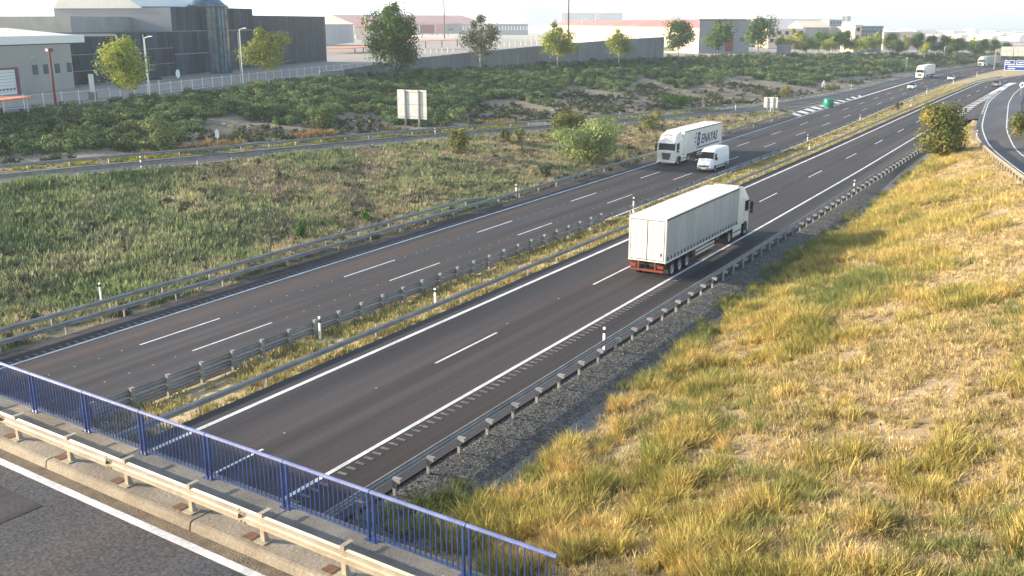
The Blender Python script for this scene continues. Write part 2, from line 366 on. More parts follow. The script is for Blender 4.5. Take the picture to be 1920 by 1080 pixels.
def ground_z(x, y):
    x = np.atleast_1d(np.asarray(x, float)); y = np.atleast_1d(np.asarray(y, float))
    X, Z = rails(y); i = np.zeros(len(x), int)
    for k in range(NR - 1): i = np.where(x >= X[k], k, i)
    i = np.clip(i, 0, NR - 2); c = np.arange(len(x)); x0 = X[i, c]; x1 = X[i + 1, c]; t = np.clip((x - x0) / np.maximum(x1 - x0, 1e-6), 0, 1)
    z = Z[i, c] * (1 - t) + Z[i + 1, c] * t
    return z + rough_amt(x, y, X) * (0.8 * vnoise(x, y, 7.0, 1) + 0.28 * vnoise(x, y, 2.2, 2))
def gz(x, y): return float(ground_z(x, y)[0])
def on_ground(u, v, z0=0.0):
    """the ground point seen at photo point (u, v)"""
    z = z0
    for _ in range(40):
        p = at(u, v, z); z = 0.6 * z + 0.4 * gz(p[0], p[1])
    return at(u, v, z)

YS = np.concatenate([np.arange(-80, 0, 8), np.arange(0, 140, 1.25), np.arange(140, 300, 3), np.arange(300, 560, 8), np.arange(560, 801, 30)])
SUBD = {3: 26, 4: 4, 9: 2, 8: 22, 12: 5, 17: 2, 18: 22, 22: 6, 15: 3, 16: 3}
def sheet(name, k0, k1, mat, dz=0.0, ys=YS):
    X, Z = rails(ys); vs = []; cols = 0
    cx = []
    for k in range(k0, k1):
        n = SUBD.get(k, 1)
        for j in range(n): cx.append(X[k] + (X[k + 1] - X[k]) * j / n)
    cx.append(X[k1]); cx = np.array(cx)                          # columns x rows
    yy = np.broadcast_to(ys, cx.shape)
    z = ground_z(cx.ravel(), yy.ravel()) + dz
    V = np.stack([cx.ravel(), yy.ravel(), z], 1); nr = len(ys); nc = len(cx)
    f = [(c * nr + r, (c + 1) * nr + r, (c + 1) * nr + r + 1, c * nr + r + 1) for c in range(nc - 1) for r in range(nr - 1)]
    me = bpy.data.meshes.new(name); me.from_pydata(V.tolist(), [], f); me.materials.append(mat)
    me.polygons.foreach_set('use_smooth', [True] * len(me.polygons)); me.update()
    o = link(name, me); o['kind'] = 'structure'; return o
sheet('ground', 0, 3, M_YARD)
sheet('embankment', 3, 6, M_SAND)
sheet('ground_beside_service_road', 6, 8, M_SAND)
sheet('grass_slope', 8, 10, M_GSLOPE)
sheet('ground_under_road', 10, 12, M_MEDIAN)
sheet('median', 12, 14, M_MEDIAN)
sheet('ground_under_carriageway', 14, 15, M_GRAVEL)
sheet('gravel_verge', 15, 17, M_GRAVEL)
sheet('concrete_gutter', 17, 18, M_CONC_G)
sheet('right_slope', 18, 20, M_DIRT)
sheet('ramp_ground', 20, 24, M_DIRT)
# distant plain and hills
mb = MB(); n = 40
xs = np.linspace(-9000, 6000, 60); ysp = np.concatenate([[-400, 0, 300], np.linspace(700, 12500, 50)])
for yv in ysp:
    for xv in xs:
        z = -14.0 if yv > 760 else -16.0
        if yv > 2500: z += 20 * float(vnoise(xv, yv, 1500, 5)) * min(1, (yv - 2500) / 2500)
        mb.v.append((xv, yv, z))
for j in range(len(ysp) - 1):
    for i in range(len(xs) - 1):
        a = j * len(xs) + i; mb.f.append((a, a + 1, a + len(xs) + 1, a + len(xs))); mb.m.append(0)
M_PLAIN = nmat('dry_plain', [(0.30, 0.24, 0.15), (0.42, 0.30, 0.22), (0.20, 0.21, 0.13), (0.46, 0.36, 0.26)], 0.0016, 0.95, detail=5)
o = link('plain', mb.mesh('plain', M_PLAIN)); o['kind'] = 'structure'
M_HILL = nmat('hill_scrub', [(0.07, 0.085, 0.09), (0.12, 0.125, 0.11)], 0.0012, 0.95, detail=6)
mb = MB(); xs = np.linspace(-11000, 3000, 160); rows = [(5000, 0), (5500, .5), (6000, .75), (6600, .85), (7600, .6), (9000, 0)]
for yv, h in rows:
    for xv in xs:
        r = 95 + 60 * float(vnoise(xv, yv * .2, 2600, 9)) + 30 * float(vnoise(xv, yv, 800, 10)) + 24 * float(vnoise(xv, yv, 260, 12))
        mb.v.append((xv, yv - 0.15 * xv * 0, -14 + max(0, r) * h))
for j in range(len(rows) - 1):
    for i in range(len(xs) - 1):
        a = j * len(xs) + i; mb.f.append((a, a + 1, a + len(xs) + 1, a + len(xs))); mb.m.append(0)
o = link('hills', mb.mesh('hills', M_HILL, smooth=True)); o['kind'] = 'structure'

# ------------------------------------------------------------------ roads and markings
def ribbon(name, fa, fb, zf, y0, y1, mat, step=3.0, parent=None, kind='structure', zb=None):
    n = max(2, int((y1 - y0) / step) + 1); ys = np.linspace(y0, y1, n); mb = MB()
    for y in ys:
        z = zf(y) if callable(zf) else zf
        mb.v += [(float(fa(y)), y, float(z)), (float(fb(y)), y, float(zb(y) if zb else z))]
    for i in range(n - 1): mb.f.append((2 * i, 2 * i + 1, 2 * i + 3, 2 * i + 2)); mb.m.append(0)
    o = link(name, mb.mesh(name, mat), parent)
    if parent is None: o['kind'] = kind
    return o
east = ribbon('near_carriageway', lambda y: RL(y) - 1.05, lambda y: a8(y) if y < 150 else min(a8(y), RMP(y) - 1.2) if y < 235 else RMP(y) + .3, ZR, -70, 800, M_ASPH)
west = ribbon('far_carriageway', lambda y: LE(y) - (2.05 if y < 180 else 2.05), lambda y: LI(y) + 0.55, ZL, -70, 800, M_ASPH)
svc = ribbon('service_road', SF, lambda y: min(SN(y), LE(y) - 1.9) if y < 232 else LE(y) - 1.9, lambda y: ZS(y) + 0.012 if y < 240 else ZL + 0.012, -70, 800, M_ASPH2)
rampo = ribbon('exit_ramp', RMP, lambda y: RMPR(y) + 2.2, lambda y: ZRMP(y) + 0.012, -30, 330, M_RAMP)
goreo = ribbon('gore_asphalt', lambda y: RR(y) + 0.2, lambda y: RMP(y) + 0.1, lambda y: 0.02, 172, 286, M_ASPH, zb=lambda y: ZRMP(y) + 0.004)

def line(name, f, z, y0, y1, w, parent, step=3.0):
    return ribbon(name, lambda y: f(y) - w / 2, lambda y: f(y) + w / 2, z, y0, y1, M_PAINT, step, parent)
zr1, zl1 = ZR + 0.012, ZL + 0.016
line('edge_line', RL, zr1, -60, 700, 0.24, east)
line('edge_line', RR, zr1, -60, 262, 0.20, east)
line('edge_line', LE, zl1, -60, 236, 0.20, west)
line('edge_line', LE, ZL + 0.03, 236, 345, 0.55, west)
line('edge_line', LE, ZL + 0.03, 345, 700, 0.2, west)
line('edge_line', LI, zl1, -60, 700, 0.18, west)
for i in range(-4, 34):
    y = 19.0 + 17.0 * i
    if y + 5.6 < 520: line('lane_dash', RM, zr1, y, y + 5.6, 0.13, east, 2)
    y = 33.0 + 17.25 * i
    if y + 5.8 < 560:
        line('lane_dash', LA, zl1, y, y + 5.8, 0.13, west, 2)
        line('lane_dash', LB, zl1, y + 0.8, y + 6.8, 0.13, west, 2)
line('edge_line', lambda y: SF(y) + 0.7, lambda y: ZS(y) + 0.028 if y < 240 else ZL + .028, 20, 640, 0.14, svc)
line('edge_line', lambda y: SN(y) - 0.35, lambda y: ZS(y) + 0.028, 20, 232, 0.16, svc)
line('edge_line', lambda y: RMP(y) + 0.75, lambda y: ZRMP(y) + 0.03, 0, 262, 0.17, rampo)
line('edge_line', RMPR, lambda y: ZRMP(y) + 0.03, 0, 320, 0.17, rampo)
ribbon('gore_nose', lambda y: RR(y) + 0.05, lambda y: RMP(y) + 0.7, 0.06, 250, 300, M_PAINT, 3, goreo)
# gore chevrons on the ramp side and blocks on the service road side
for k in range(15):
    y = 184 + k * 5.0
    a, b = float(RR(y)) + 0.35, float(RMP(y - 1)) + 0.35
    if b - a < 0.3: continue
    z = 0.06; zb_ = float(ZRMP(y)) + 0.05
    m = MB().add([(a, y + 1.6, z), (a, y + 3.6, z), (b, y + 1.6, zb_), (b, y - 0.4, zb_)], [(0, 3, 2, 1)])
    part('gore_stripe', m, M_PAINT, goreo)
gor = ribbon('merge_gore', lambda y: min(SN(y) - 0.1, LE(y) - 0.2), lambda y: LE(y) - 0.1, lambda y: ZL + 0.02, 190, 262, M_ASPH)
for k in range(11):
    y = 187.5 + k * 5.6; b = float(LE(y)) - 0.35; a = max(float(SN(y + 3)) + 0.25, b - 3.0)
    w = b - a
    if w < .35: continue
    mz = ZL + 0.05 + 0 * y
    m = MB().add([(a, y + 3.2, mz), (a, y + 6.9 - k * .1, mz), (b, y + 3.0 - w * .4, mz), (b, y - w * .4 + .6, mz)], [(0, 3, 2, 1)])
    part('gore_stripe', m, M_PAINT, gor)
# rumble strips: short ribs beyond the edge lines
def rumble(fx, z, y0, y1, parent, side):
    m = MB(); y = y0
    while y < y1:
        x = float(fx(y)); m.box(x, x + 0.42 * side, y, y + 0.14, z, z + 0.012); y += 0.5
    o = part('rumble_strip', m, M_PAINT2, parent); o['kind'] = 'stuff'
M_PAINT2 = nmat('worn_paint', [(0.06, 0.055, 0.05), (0.20, 0.19, 0.18)], 6, 0.7)
rumble(lambda y: RR(y) + 0.22, ZR + 0.004, 18, 70, east, 1)
rumble(lambda y: LE(y) - 0.22, ZL + 0.004, 22, 74, west, -1)
# raised studs and specks between the dashes
M_STUD = flat('road_stud', (0.35, 0.35, 0.34), 0.4)
sm = MB().box(-.04, .04, -.035, .035, 0, .015).mesh('road_stud', M_STUD)
for f, z, ph, p in ((LA, ZL, 33, west), (LB, ZL, 33.8, west), (RM, ZR, 36, east)):
    for i in range(-1, 5):
        for j in range(1, 8):
            y = ph + 17.1 * i + 5.8 + j * 1.45
            if y > 22 and (p is west or j % 4 == 1): link('road_stud', sm, p, (float(f(y)) + random.uniform(-.03, .03) - (0.35 if p is east else 0), y, z + 0.004))

# ------------------------------------------------------------------ overpass in front
DY = 13.12
ov = MB().box(-75, 30, -2, DY - 1.47, 5.0, 6.02)
o_road = link('overpass_road', ov.mesh('overpass_road', M_ASPH2)); o_road['kind'] = 'structure'
bridge = empty('overpass_deck', (0, 0, 0)); bridge['kind'] = 'structure'
part('deck_slab', MB().box(-75, 22, DY - 1.45, DY + 0.30, 4.6, 6.0), M_CONC, bridge)
part('deck_beam', MB().box(-75, 22, -1.5, DY - 0.6, 4.1, 4.98), M_CONC, bridge)
x = -70.0                                                       # kerb stones and walkway slabs, jointed
kb_i = 0
while x < 12:
    L = 5.05
    part('kerb_block', MB().prism([(DY - 1.56, 6.022), (DY - 1.52, 6.20), (DY - 1.45, 6.225), (DY - 0.92, 6.225), (DY - 0.92, 6.0), (DY - 1.56, 6.0)], x, x + L - 0.025), M_CONC, bridge, bevel=0.012)
    part('walkway_slab', MB().box(x + 1.2, x + 1.2 + L - 0.02, DY - 0.918, DY + 0.24, 6.002, 6.19 + 0.004 * (kb_i % 2)), M_CONC_G if kb_i % 3 else M_CONC, bridge, bevel=0.01)
    x += L; kb_i += 1
part('gutter', MB().box(-75, 22, DY - 1.82, DY - 1.562, 6.021, 6.034), M_KERBDIRT, bridge)
part('edge_line', MB().box(-75, 22, DY - 2.02, DY - 1.84, 6.023, 6.032), M_PAINT, bridge)
for (px, w) in ((-21.5, 3.6), (-34, 4)):
    part('road_patch', MB().box(px, px + w, DY - 4.6, DY - 2.6, 6.022, 6.028), M_ASPH, bridge)

# railing: panels of two rails, end posts and bars
XR = [-27.2, -24.85, -22.52, -20.25, -18.05, -15.75, -13.35, -11.0, -8.72, -6.82]
XR = [-36.6, -34.25, -31.9, -29.55] + XR
railing = empty('blue_bridge_railing', (0, DY, 6.19), 0, 'blue steel railing with vertical bars along the overpass walkway edge', 'railing')
bar_me = MB().box(-.009, .009, -.011, .011, 0.10, 1.0).mesh('baluster', M_BLUE)
post_me = MB().box(-.022, .022, -.028, .028, -.0, 1.0).box(-.075, .075, -.08, .08, 0, .014).mesh('post', M_BLUE)
for a, b in zip(XR[:-1], XR[1:]):
    m = MB().box(a + .06, b - .06, -.02, .02, 0.075, 0.10)
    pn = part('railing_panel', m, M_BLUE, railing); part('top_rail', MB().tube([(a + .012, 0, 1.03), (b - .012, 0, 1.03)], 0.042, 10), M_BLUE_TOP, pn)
    last = b == XR[-1]
    for px in ((a + .07,) if last else (a + .07, b - .07)): link('post', post_me, pn, (px, 0, 0))
    L = b - a - .14; n = 12 if last else 17
    if last: n = 12
    for k in range(1, n + (1 if last else 0)): link('baluster', bar_me, pn, (a + .07 + L * k / n, 0, 0))

# W-beam barriers
WB = [(0.0, 0.0), (0.03, 0.035), (0.075, 0.05), (0.075, 0.10), (0.03, 0.125), (0.0, 0.155), (0.03, 0.185), (0.075, 0.21), (0.075, 0.26), (0.03, 0.275), (0.0, 0.31)]
WB = WB + [(q + 0.012 if q > .04 else q - 0.012, h) for q, h in WB[::-1]]
def wprof(side, z0, hgt=.31): return [(q * side, z0 + h * hgt / .31) for q, h in WB]
bb = empty('bridge_guardrail', (0, DY - 1.24, 6.225), 0, 'pale steel guardrail on short posts along the overpass kerb', 'guardrail')
x = -60.0
while x < 12:
    m = MB().sweep([(x, 0, 0), (x + 4.26, 0, 0)], [(-q * 0.95, h * 1.0) for q, h in wprof(-1, 0.25)])
    for bx in (x + .06, x + .16):
        for bz in (.31, .49): m.box(bx, bx + .03, -.115, -.09, bz, bz + .03)
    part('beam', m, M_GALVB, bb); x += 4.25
bpm = MB().box(-.055, .055, -.02, .02, 0, .52).box(-.13, .13, -.12, .12, 0, .02).add([(-.05, .02, .0), (.05, .02, .0), (.05, .11, .0), (-.05, .11, .0), (-.05, .02, .3), (.05, .02, .3)], [(0, 1, 2, 3), (0, 4, 5, 1), (3, 2, 5, 4), (0, 3, 4), (1, 5, 2)]).mesh('post', M_GALVB)
cap = MB().box(-.05, .05, -.04, .22, .60, .61).box(-.05, .05, -.04, -.02, .5, .61).mesh('bracket', M_GALVB)
rust = MB().box(-.16, .10, -.12, .12, .001, .012).mesh('anchor_plate', M_RUST)
for k in range(36):
    px = -60.2 + 2.12 * k + 0.9
    if px > 10: break
    p = link('post', bpm, bb, (px, 0.0, 0)); link('bracket', cap, p); link('anchor_plate', rust, p, (-.32, .0, 0))

# the overpass crosses the motorway at a slight angle
PV = Matrix.Translation((-12.5, DY, 0)) @ Matrix.Rotation(R(-3.0), 4, 'Z') @ Matrix.Translation((12.5, -DY, 0))
for r_ in (o_road, bridge, railing, bb): r_.matrix_world = PV @ Matrix.Translation(r_.location)

def path_x(f, z, y0, y1, step=4.0, dx=0.0):
    n = max(2, int(round((y1 - y0) / step)) + 1)
    return [(float(f(y)) + dx, float(y), float(z(y) if callable(z) else z)) for y in np.linspace(y0, y1, n)]
def guardrail(label, f, z, y0, y1, spacing, beams, side, posth, group=None, post_w=0.12, cap_len=0.0, post_off=0.14, mat=None, posts_to=None, name='guardrail', end_down=0):
    mat = mat or M_GALV
    r = empty(name, (0, 0, 0), 0, label, 'guardrail', group)
    p = path_x(f, z, y0, y1, 4.0)
    for bz in beams:
        m = MB(); pp = list(p)
        if end_down:
            a, b = pp[-2], pp[-1]; pp[-1] = (b[0] - .4, b[1], b[2] - 0.45)
        m.sweep(pp, wprof(side, bz)); part('beam', m, mat, r)
    pm = MB().box(-post_w / 2, post_w / 2, -.035, .035, -.3, posth)
    if cap_len: pm.box(-.04, cap_len, -.07, .07, posth, posth + .015).box(-.04, cap_len * .9, -.05, .05, posth - .16, posth - .02)
    pm = pm.mesh('post', mat)
    y = y0 + .3; n = 0
    while y < (posts_to or y1) and n < 295:
        yy = float(y); link('post', pm, r, (float(f(yy)) + (-side) * post_off, yy, float(z(yy) if callable(z) else z)), None).scale = (-side if cap_len else 1, 1, 1)
        y += spacing; n += 1
    return r
G = 'road barriers'
guardrail('steel guardrail with closely spaced capped posts between right shoulder and gravel verge', lambda y: a8(y) - .05 if y < 150 else min(a8(y), RMP(y) - 1.2) - 0.1, lambda y: -0.1 + (0 if y < 150 else 0.1 * ZRMP(y)), 8, 164, 2.0, [0.42], -1, 0.72, G, 0.12, 0.30, 0.36)
for q in ('double', ):
    r = empty('tall_median_guardrail', (0, 0, 0), 0, 'tall double-beam median guardrail with thick posts beside the far carriageway', 'guardrail', G)
    for bz in (0.22, 0.60):
        part('beam', MB().sweep(path_x(lambda y: LI(y) + 0.9, -1.12, 12, 76, 4), wprof(-1, bz, .34)), M_GALV, r)
    part('beam', MB().sweep(path_x(lambda y: LI(y) + 0.9, -1.12, 76, 300, 4), wprof(-1, .42, .32)), M_GALV, r)
    pm = MB().box(-.09, .06, -.09, .09, -.2, 1.03).box(-.11, .08, -.11, .11, 1.03, 1.05).mesh('post', M_GALV)
    pm2 = MB().box(-.06, .06, -.05, .05, -.2, .72).box(-.2, .06, -.06, .06, .5, .7).mesh('post', M_GALV)
    y = 12.3
    while y < 300:
        link('post', pm if y < 76 else pm2, r, (float(LI(y)) + 1.06, y, -1.12)); y += 2.02 if y < 76 else 4.0
guardrail('single-beam median guardrail on wide-spaced posts beside the near carriageway', lambda y: RL(y) - 1.75, -0.34, 10, 330, 4.0, [0.40], 1, 0.60, G, 0.12, 0.0, 0.12)
guardrail('long low guardrail along the outer shoulder of the far carriageway', lambda y: LE(y) - 2.25, ZL, 8, 184, 4.0, [0.42], 1, 0.66, G)
guardrail('second guardrail behind the first, its end turned down into the grass', lambda y: LE(y) - 3.5, ZL + .22, 8, 80, 4.0, [0.45], 1, 0.66, G, end_down=1)
guardrail('guardrail at the outer edge of the service road below the hedge', lambda y: SF(y) - 0.25, ZS, 25, 196, 4.0, [0.42], 1, 0.66, G)
guardrail('guardrail at the inner edge of the service road above the grass slope', lambda y: SN(y) + 0.3, ZS, 25, 185, 4.0, [0.40], -1, 0.62, G)
guardrail('distant guardrail along the entry lane below the green bank', lambda y: SF(y) - 0.5, lambda y: ZS(y), 205, 520, 4.0, [0.42], 1, 0.66, G)
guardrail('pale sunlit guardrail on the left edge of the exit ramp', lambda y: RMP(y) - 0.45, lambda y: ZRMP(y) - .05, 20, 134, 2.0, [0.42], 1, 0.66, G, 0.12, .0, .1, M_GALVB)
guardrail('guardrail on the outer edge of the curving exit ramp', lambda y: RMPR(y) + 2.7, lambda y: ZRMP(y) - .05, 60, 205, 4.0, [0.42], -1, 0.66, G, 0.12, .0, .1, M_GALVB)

# ------------------------------------------------------------------ scattered ground cover (geometry nodes, one object per mass)
def gn_scatter(name, pts, scl, rz, tilt, templates, mat, label=None, cat=None):
    me = bpy.data.meshes.new(name); n = len(pts)
    me.vertices.add(n); me.vertices.foreach_set('co', np.asarray(pts, np.float32).ravel())
    a = me.attributes.new('scl', 'FLOAT', 'POINT'); a.data.foreach_set('value', np.asarray(scl, np.float32))
    rot = np.stack([tilt * np.cos(rz * 3), tilt * np.sin(rz * 3), rz], 1).astype(np.float32)
    a = me.attributes.new('rotv', 'FLOAT_VECTOR', 'POINT'); a.data.foreach_set('vector', rot.ravel())
    a = me.attributes.new('pick', 'INT', 'POINT'); a.data.foreach_set('value', rng.integers(0, len(templates), n).astype(np.int32))
    o = link(name, me); me.materials.append(mat)
    ng = bpy.data.node_groups.new(name, 'GeometryNodeTree')
    ng.interface.new_socket('Geometry', in_out='INPUT', socket_type='NodeSocketGeometry')
    ng.interface.new_socket('Geometry', in_out='OUTPUT', socket_type='NodeSocketGeometry')
    N = ng.nodes.new; L = ng.links.new
    gi = N('NodeGroupInput'); go = N('NodeGroupOutput'); ip = N('GeometryNodeInstanceOnPoints'); mp = N('GeometryNodeMeshToPoints'); jg = N('GeometryNodeJoinGeometry')
    L(gi.outputs[0], mp.inputs['Mesh'])
    for t in templates:
        oi = N('GeometryNodeObjectInfo'); oi.inputs['Object'].default_value = t; oi.inputs['As Instance'].default_value = True
        L(oi.outputs['Geometry'], jg.inputs[0])
    def attr(nm, ty):
        q = N('GeometryNodeInputNamedAttribute'); q.data_type = ty; q.inputs['Name'].default_value = nm; return q.outputs['Attribute']
    L(mp.outputs[0], ip.inputs['Points']); L(jg.outputs[0], ip.inputs['Instance']); ip.inputs['Pick Instance'].default_value = True
    L(attr('pick', 'INT'), ip.inputs['Instance Index']); L(attr('rotv', 'FLOAT_VECTOR'), ip.inputs['Rotation']); L(attr('scl', 'FLOAT'), ip.inputs['Scale'])
    L(ip.outputs[0], go.inputs[0])
    md = o.modifiers.new('scatter', 'NODES'); md.node_group = ng
    tag(o, label, cat, None, 'stuff'); return o
def template(name, me):
    o = bpy.data.objects.new(name, me); return o
def tuft_mesh(name, mat, n=20, h=(.35, .7), w=.035, spread=.16, lean=.35, seed=0):
    r = random.Random(seed); m = MB()
    for _ in range(n):
        a = r.uniform(0, 6.283); d = r.random() ** .6 * spread; x, y = d * math.cos(a), d * math.sin(a)
        H = r.uniform(*h); b = r.uniform(0, 6.283); l = r.uniform(.1, lean) * H; ww = w * r.uniform(.6, 1.3)
        tx, ty = math.cos(a) * l + r.uniform(-.05, .05), math.sin(a) * l + r.uniform(-.05, .05); cx, cy = math.cos(b) * ww, math.sin(b) * ww
        m.add([(x - cx, y - cy, -.04), (x + cx, y + cy, -.04), (x + tx * .4 + cx * .8, y + ty * .4 + cy * .8, H * .55), (x + tx * .4 - cx * .8, y + ty * .4 - cy * .8, H * .55), (x + tx, y + ty, H)], [(0, 1, 2, 3), (3, 2, 4)])
    return m.mesh(name, mat)
def leafball(name, mat, n, rx, rz_, leaf, seed, flatb=0.0, lobes=6, mi=0, mb=None, org=(0, 0, 0), lobe_r=.5):
    """foliage as many small leaf faces around a cluster of lobes; an uneven outline with gaps"""
    r = random.Random(seed); m = mb or MB(); C = []
    for _ in range(lobes):
        a = r.uniform(0, 6.283); d = r.uniform(.15, .62) * rx; C.append((d * math.cos(a), d * math.sin(a), r.uniform(-.55, .7) * rz_, r.uniform(.6, 1.15) * lobe_r * rx))
    for _ in range(n):
        c = C[r.randrange(lobes)]; u = r.uniform(-1, 1); t = r.uniform(0, 6.283); q = math.sqrt(1 - u * u); rad = c[3] * (r.random() ** .42) * r.uniform(.8, 1.12)
        p = Vector((c[0] + rad * q * math.cos(t), c[1] + rad * q * math.sin(t), c[2] + rad * u * min(1.2, rz_ / rx * 1.1)))
        if p.z < -flatb * rz_ and flatb: p.z = -flatb * rz_ + abs(r.gauss(0, .05))
        s = leaf * r.uniform(.55, 1.35); nrm = Vector((q * math.cos(t) + r.uniform(-.6, .6), q * math.sin(t) + r.uniform(-.6, .6), u + r.uniform(-.3, .9))).normalized()
        a = nrm.orthogonal().normalized(); b = nrm.cross(a); k = r.uniform(0, 6.283); a, b = a * math.cos(k) + b * math.sin(k), b * math.cos(k) - a * math.sin(k)
        p += Vector(org)
        m.add([p - a * s, p + b * s * .5, p + a * s, p - b * s * .55], [(0, 1, 2, 3)], mi)
    return m if mb else m.mesh(name, mat)

def scatter_pts(x0, x1, y0, y1, dens, keep=None, dens_fn=None):
    """random ground points with density falling with distance"""
    n = int((x1 - x0) * (y1 - y0) * dens); x = rng.uniform(x0, x1, n); y = rng.uniform(y0, y1, n)
    k = np.ones(n, bool)
    if keep is not None: k &= keep(x, y)
    if dens_fn is not None: k &= rng.random(n) < dens_fn(x, y)
    x, y = x[k], y[k]; z = ground_z(x, y); u, v, w = proj(x, y, z)
    k = (w > 2) & (u > -120) & (u < 2040) & (v < 1200) & (v > -50)
    return x[k], y[k], z[k], u[k], v[k]
def do_scatter(name, P, smin, smax, templates, mat, label, cat, tilt=.15, sf=None):
    x, y, z = P[:3]; n = len(x)
    if n == 0: return
    gn_scatter(name, np.stack([x, y, z - .02], 1), rng.uniform(smin, smax, n) * (sf(x, y) if sf else 1), rng.uniform(0, 6.28, n), rng.uniform(-tilt, tilt, n), templates, mat, label, cat)
def farkeep(y, y0=60.): return np.clip(y0 / np.maximum(y, 1), .12, 1.0)

# right slope: tall gold and green grass low on the slope, dry tussocks above
def rs_keep(x, y): return (x > np.minimum(a8(y), RMP(y) - 1.2) + 3.1 + .5 * vnoise(x, y, 2.0, 21)) & (x < RMP(y) - 0.7) & (y > 13.45)
T_gold = [template('tuft', tuft_mesh('tuft', F_GR_R, 36, (.24, .58), .0095, .19, .9, s)) for s in (1, 2, 3)]
T_grn = [template('tuft', tuft_mesh('tuft', F_GR_G, 38, (.26, .56), .010, .19, .85, s)) for s in (4, 5, 6)]
T_tan = [template('tuft', tuft_mesh('tuft', F_GR_T, 34, (.05, .20), .010, .22, 1.4, s)) for s in (7, 8)]
def clump(x, y): return np.clip(.30 + 2.4 * vnoise(x, y, 1.35, 33) + 1.2 * vnoise(x, y, .6, 34), 0, 1)
def tus_mesh(name, mat, seed):
    return tuft_mesh(name, mat, 60, (.16, .34), .010, .13, 1.25, seed)
T_tus = [template('tuft', tus_mesh('tuft', F_GR_T, s)) for s in (61, 62, 63)]
T_tusg = [template('tuft', tuft_mesh('tuft', F_GR_R, 55, (.25, .50), .011, .16, 1.0, s)) for s in (64, 65, 66)]
def tallness(x, y):                                              # 1 low on the slope and near the bridge, 0 on the bare upper part
    t = (x - (np.minimum(a8(y), RMP(y)) + 3)) / np.maximum(RMP(y) - (a8(y) + 3) , 2)
    near = np.clip((34 - y) / 14, 0, 1)
    return np.clip(1.25 - 1.9 * t + .9 * near + 1.5 * vnoise(x, y, 4.5, 31) + .6 * vnoise(x, y, 1.6, 32), 0, 1)
P = scatter_pts(-20, 24, 13, 60, 24, rs_keep, lambda x, y: tallness(x, y) * clump(x, y) * (vnoise(x, y, 6, 41) < .25))
do_scatter('tall_gold_grass', P, .7, 1.3, T_gold + T_tusg, F_GR_R, 'tall golden grass covering the lower part of the sunlit right slope', 'grass', .25, lambda x, y: .55 + .75 * clump(x, y))
P = scatter_pts(-22, 20, 60, 170, 9, rs_keep, lambda x, y: tallness(x, y) * farkeep(y, 75))
do_scatter('tall_gold_grass', P, .7, 1.6, T_gold + T_tusg, F_GR_R, 'tall golden grass along the gravel verge further up the road', 'grass')
P = scatter_pts(-20, 24, 13, 60, 13, rs_keep, lambda x, y: tallness(x, y) * np.clip(.02 + 1.8 * vnoise(x, y, 6, 41) + np.clip((20 - y) / 5, 0, .6), 0, 1))
do_scatter('green_grass', P, .7, 1.3, T_grn, F_GR_G, 'greener grass in patches among the golden grass of the right slope', 'grass')
P = scatter_pts(-22, 26, 13, 130, 9, rs_keep, lambda x, y: farkeep(y, 45) * (vnoise(x, y, .9, 55) > .0) * (1 - .6 * tallness(x, y)))
do_scatter('straw_tussocks', P, .45, 1.15, T_tus, F_GR_T, 'rounded straw tussocks dotted over the upper right slope', 'grass', .2)
P = scatter_pts(-22, 26, 13, 130, 26, rs_keep, lambda x, y: farkeep(y, 40) * np.clip(.62 + 1.3 * vnoise(x, y, 1.3, 51) + .5 * vnoise(x, y, 5, 52), 0, 1))
do_scatter('dry_tussocks', P, .5, 1.6, T_tan, F_GR_T, 'short dry tan tussocks on the bare upper right slope', 'grass', .3)
P = scatter_pts(-20, 0, 14, 130, 10, lambda x, y: (x > a8(y) + 1.9 - 1.2 * np.clip((30 - y) / 10, 0, 1) + vnoise(x, y, 3, 62)) & (x < a8(y) + 3.7), lambda x, y: farkeep(y, 60) * (vnoise(x, y, 3, 61) > -.05))
do_scatter('verge_weeds', P, .5, 1.1, T_grn, F_GR_G, 'weeds growing over the concrete gutter at the foot of the slope', 'weeds')
# gravel stones on the verge
T_st = [template('stone', MB().add([(-.5, -.3, 0), (.4, -.4, 0), (.55, .35, 0), (-.3, .45, 0), (0, 0, .55), (.2, -.1, .5)], [(0, 1, 5, 4), (1, 2, 5), (2, 3, 4, 5), (3, 0, 4), (0, 3, 2, 1)]).mesh('stone', None or nmat('pale_stone', [(.07, .067, .06), (.19, .175, .155)], 3, .9, rand=.5)))]
P = scatter_pts(-20, -15, 14, 90, 75, lambda x, y: (x > a8(y) - .1) & (x < a8(y) + 2.9), lambda x, y: farkeep(y, 45))
do_scatter('gravel_stones', P, .035, .12, T_st, MATS['pale_stone'], 'loose grey stones on the gravel verge behind the guardrail', 'gravel', .6)
P = scatter_pts(-19, 8, 14, 70, 2.2, rs_keep, lambda x, y: 1 - tallness(x, y))
do_scatter('slope_stones', P, .05, .16, T_st, MATS['pale_stone'], 'small stones lying on the bare soil of the right slope', 'stones', .6)

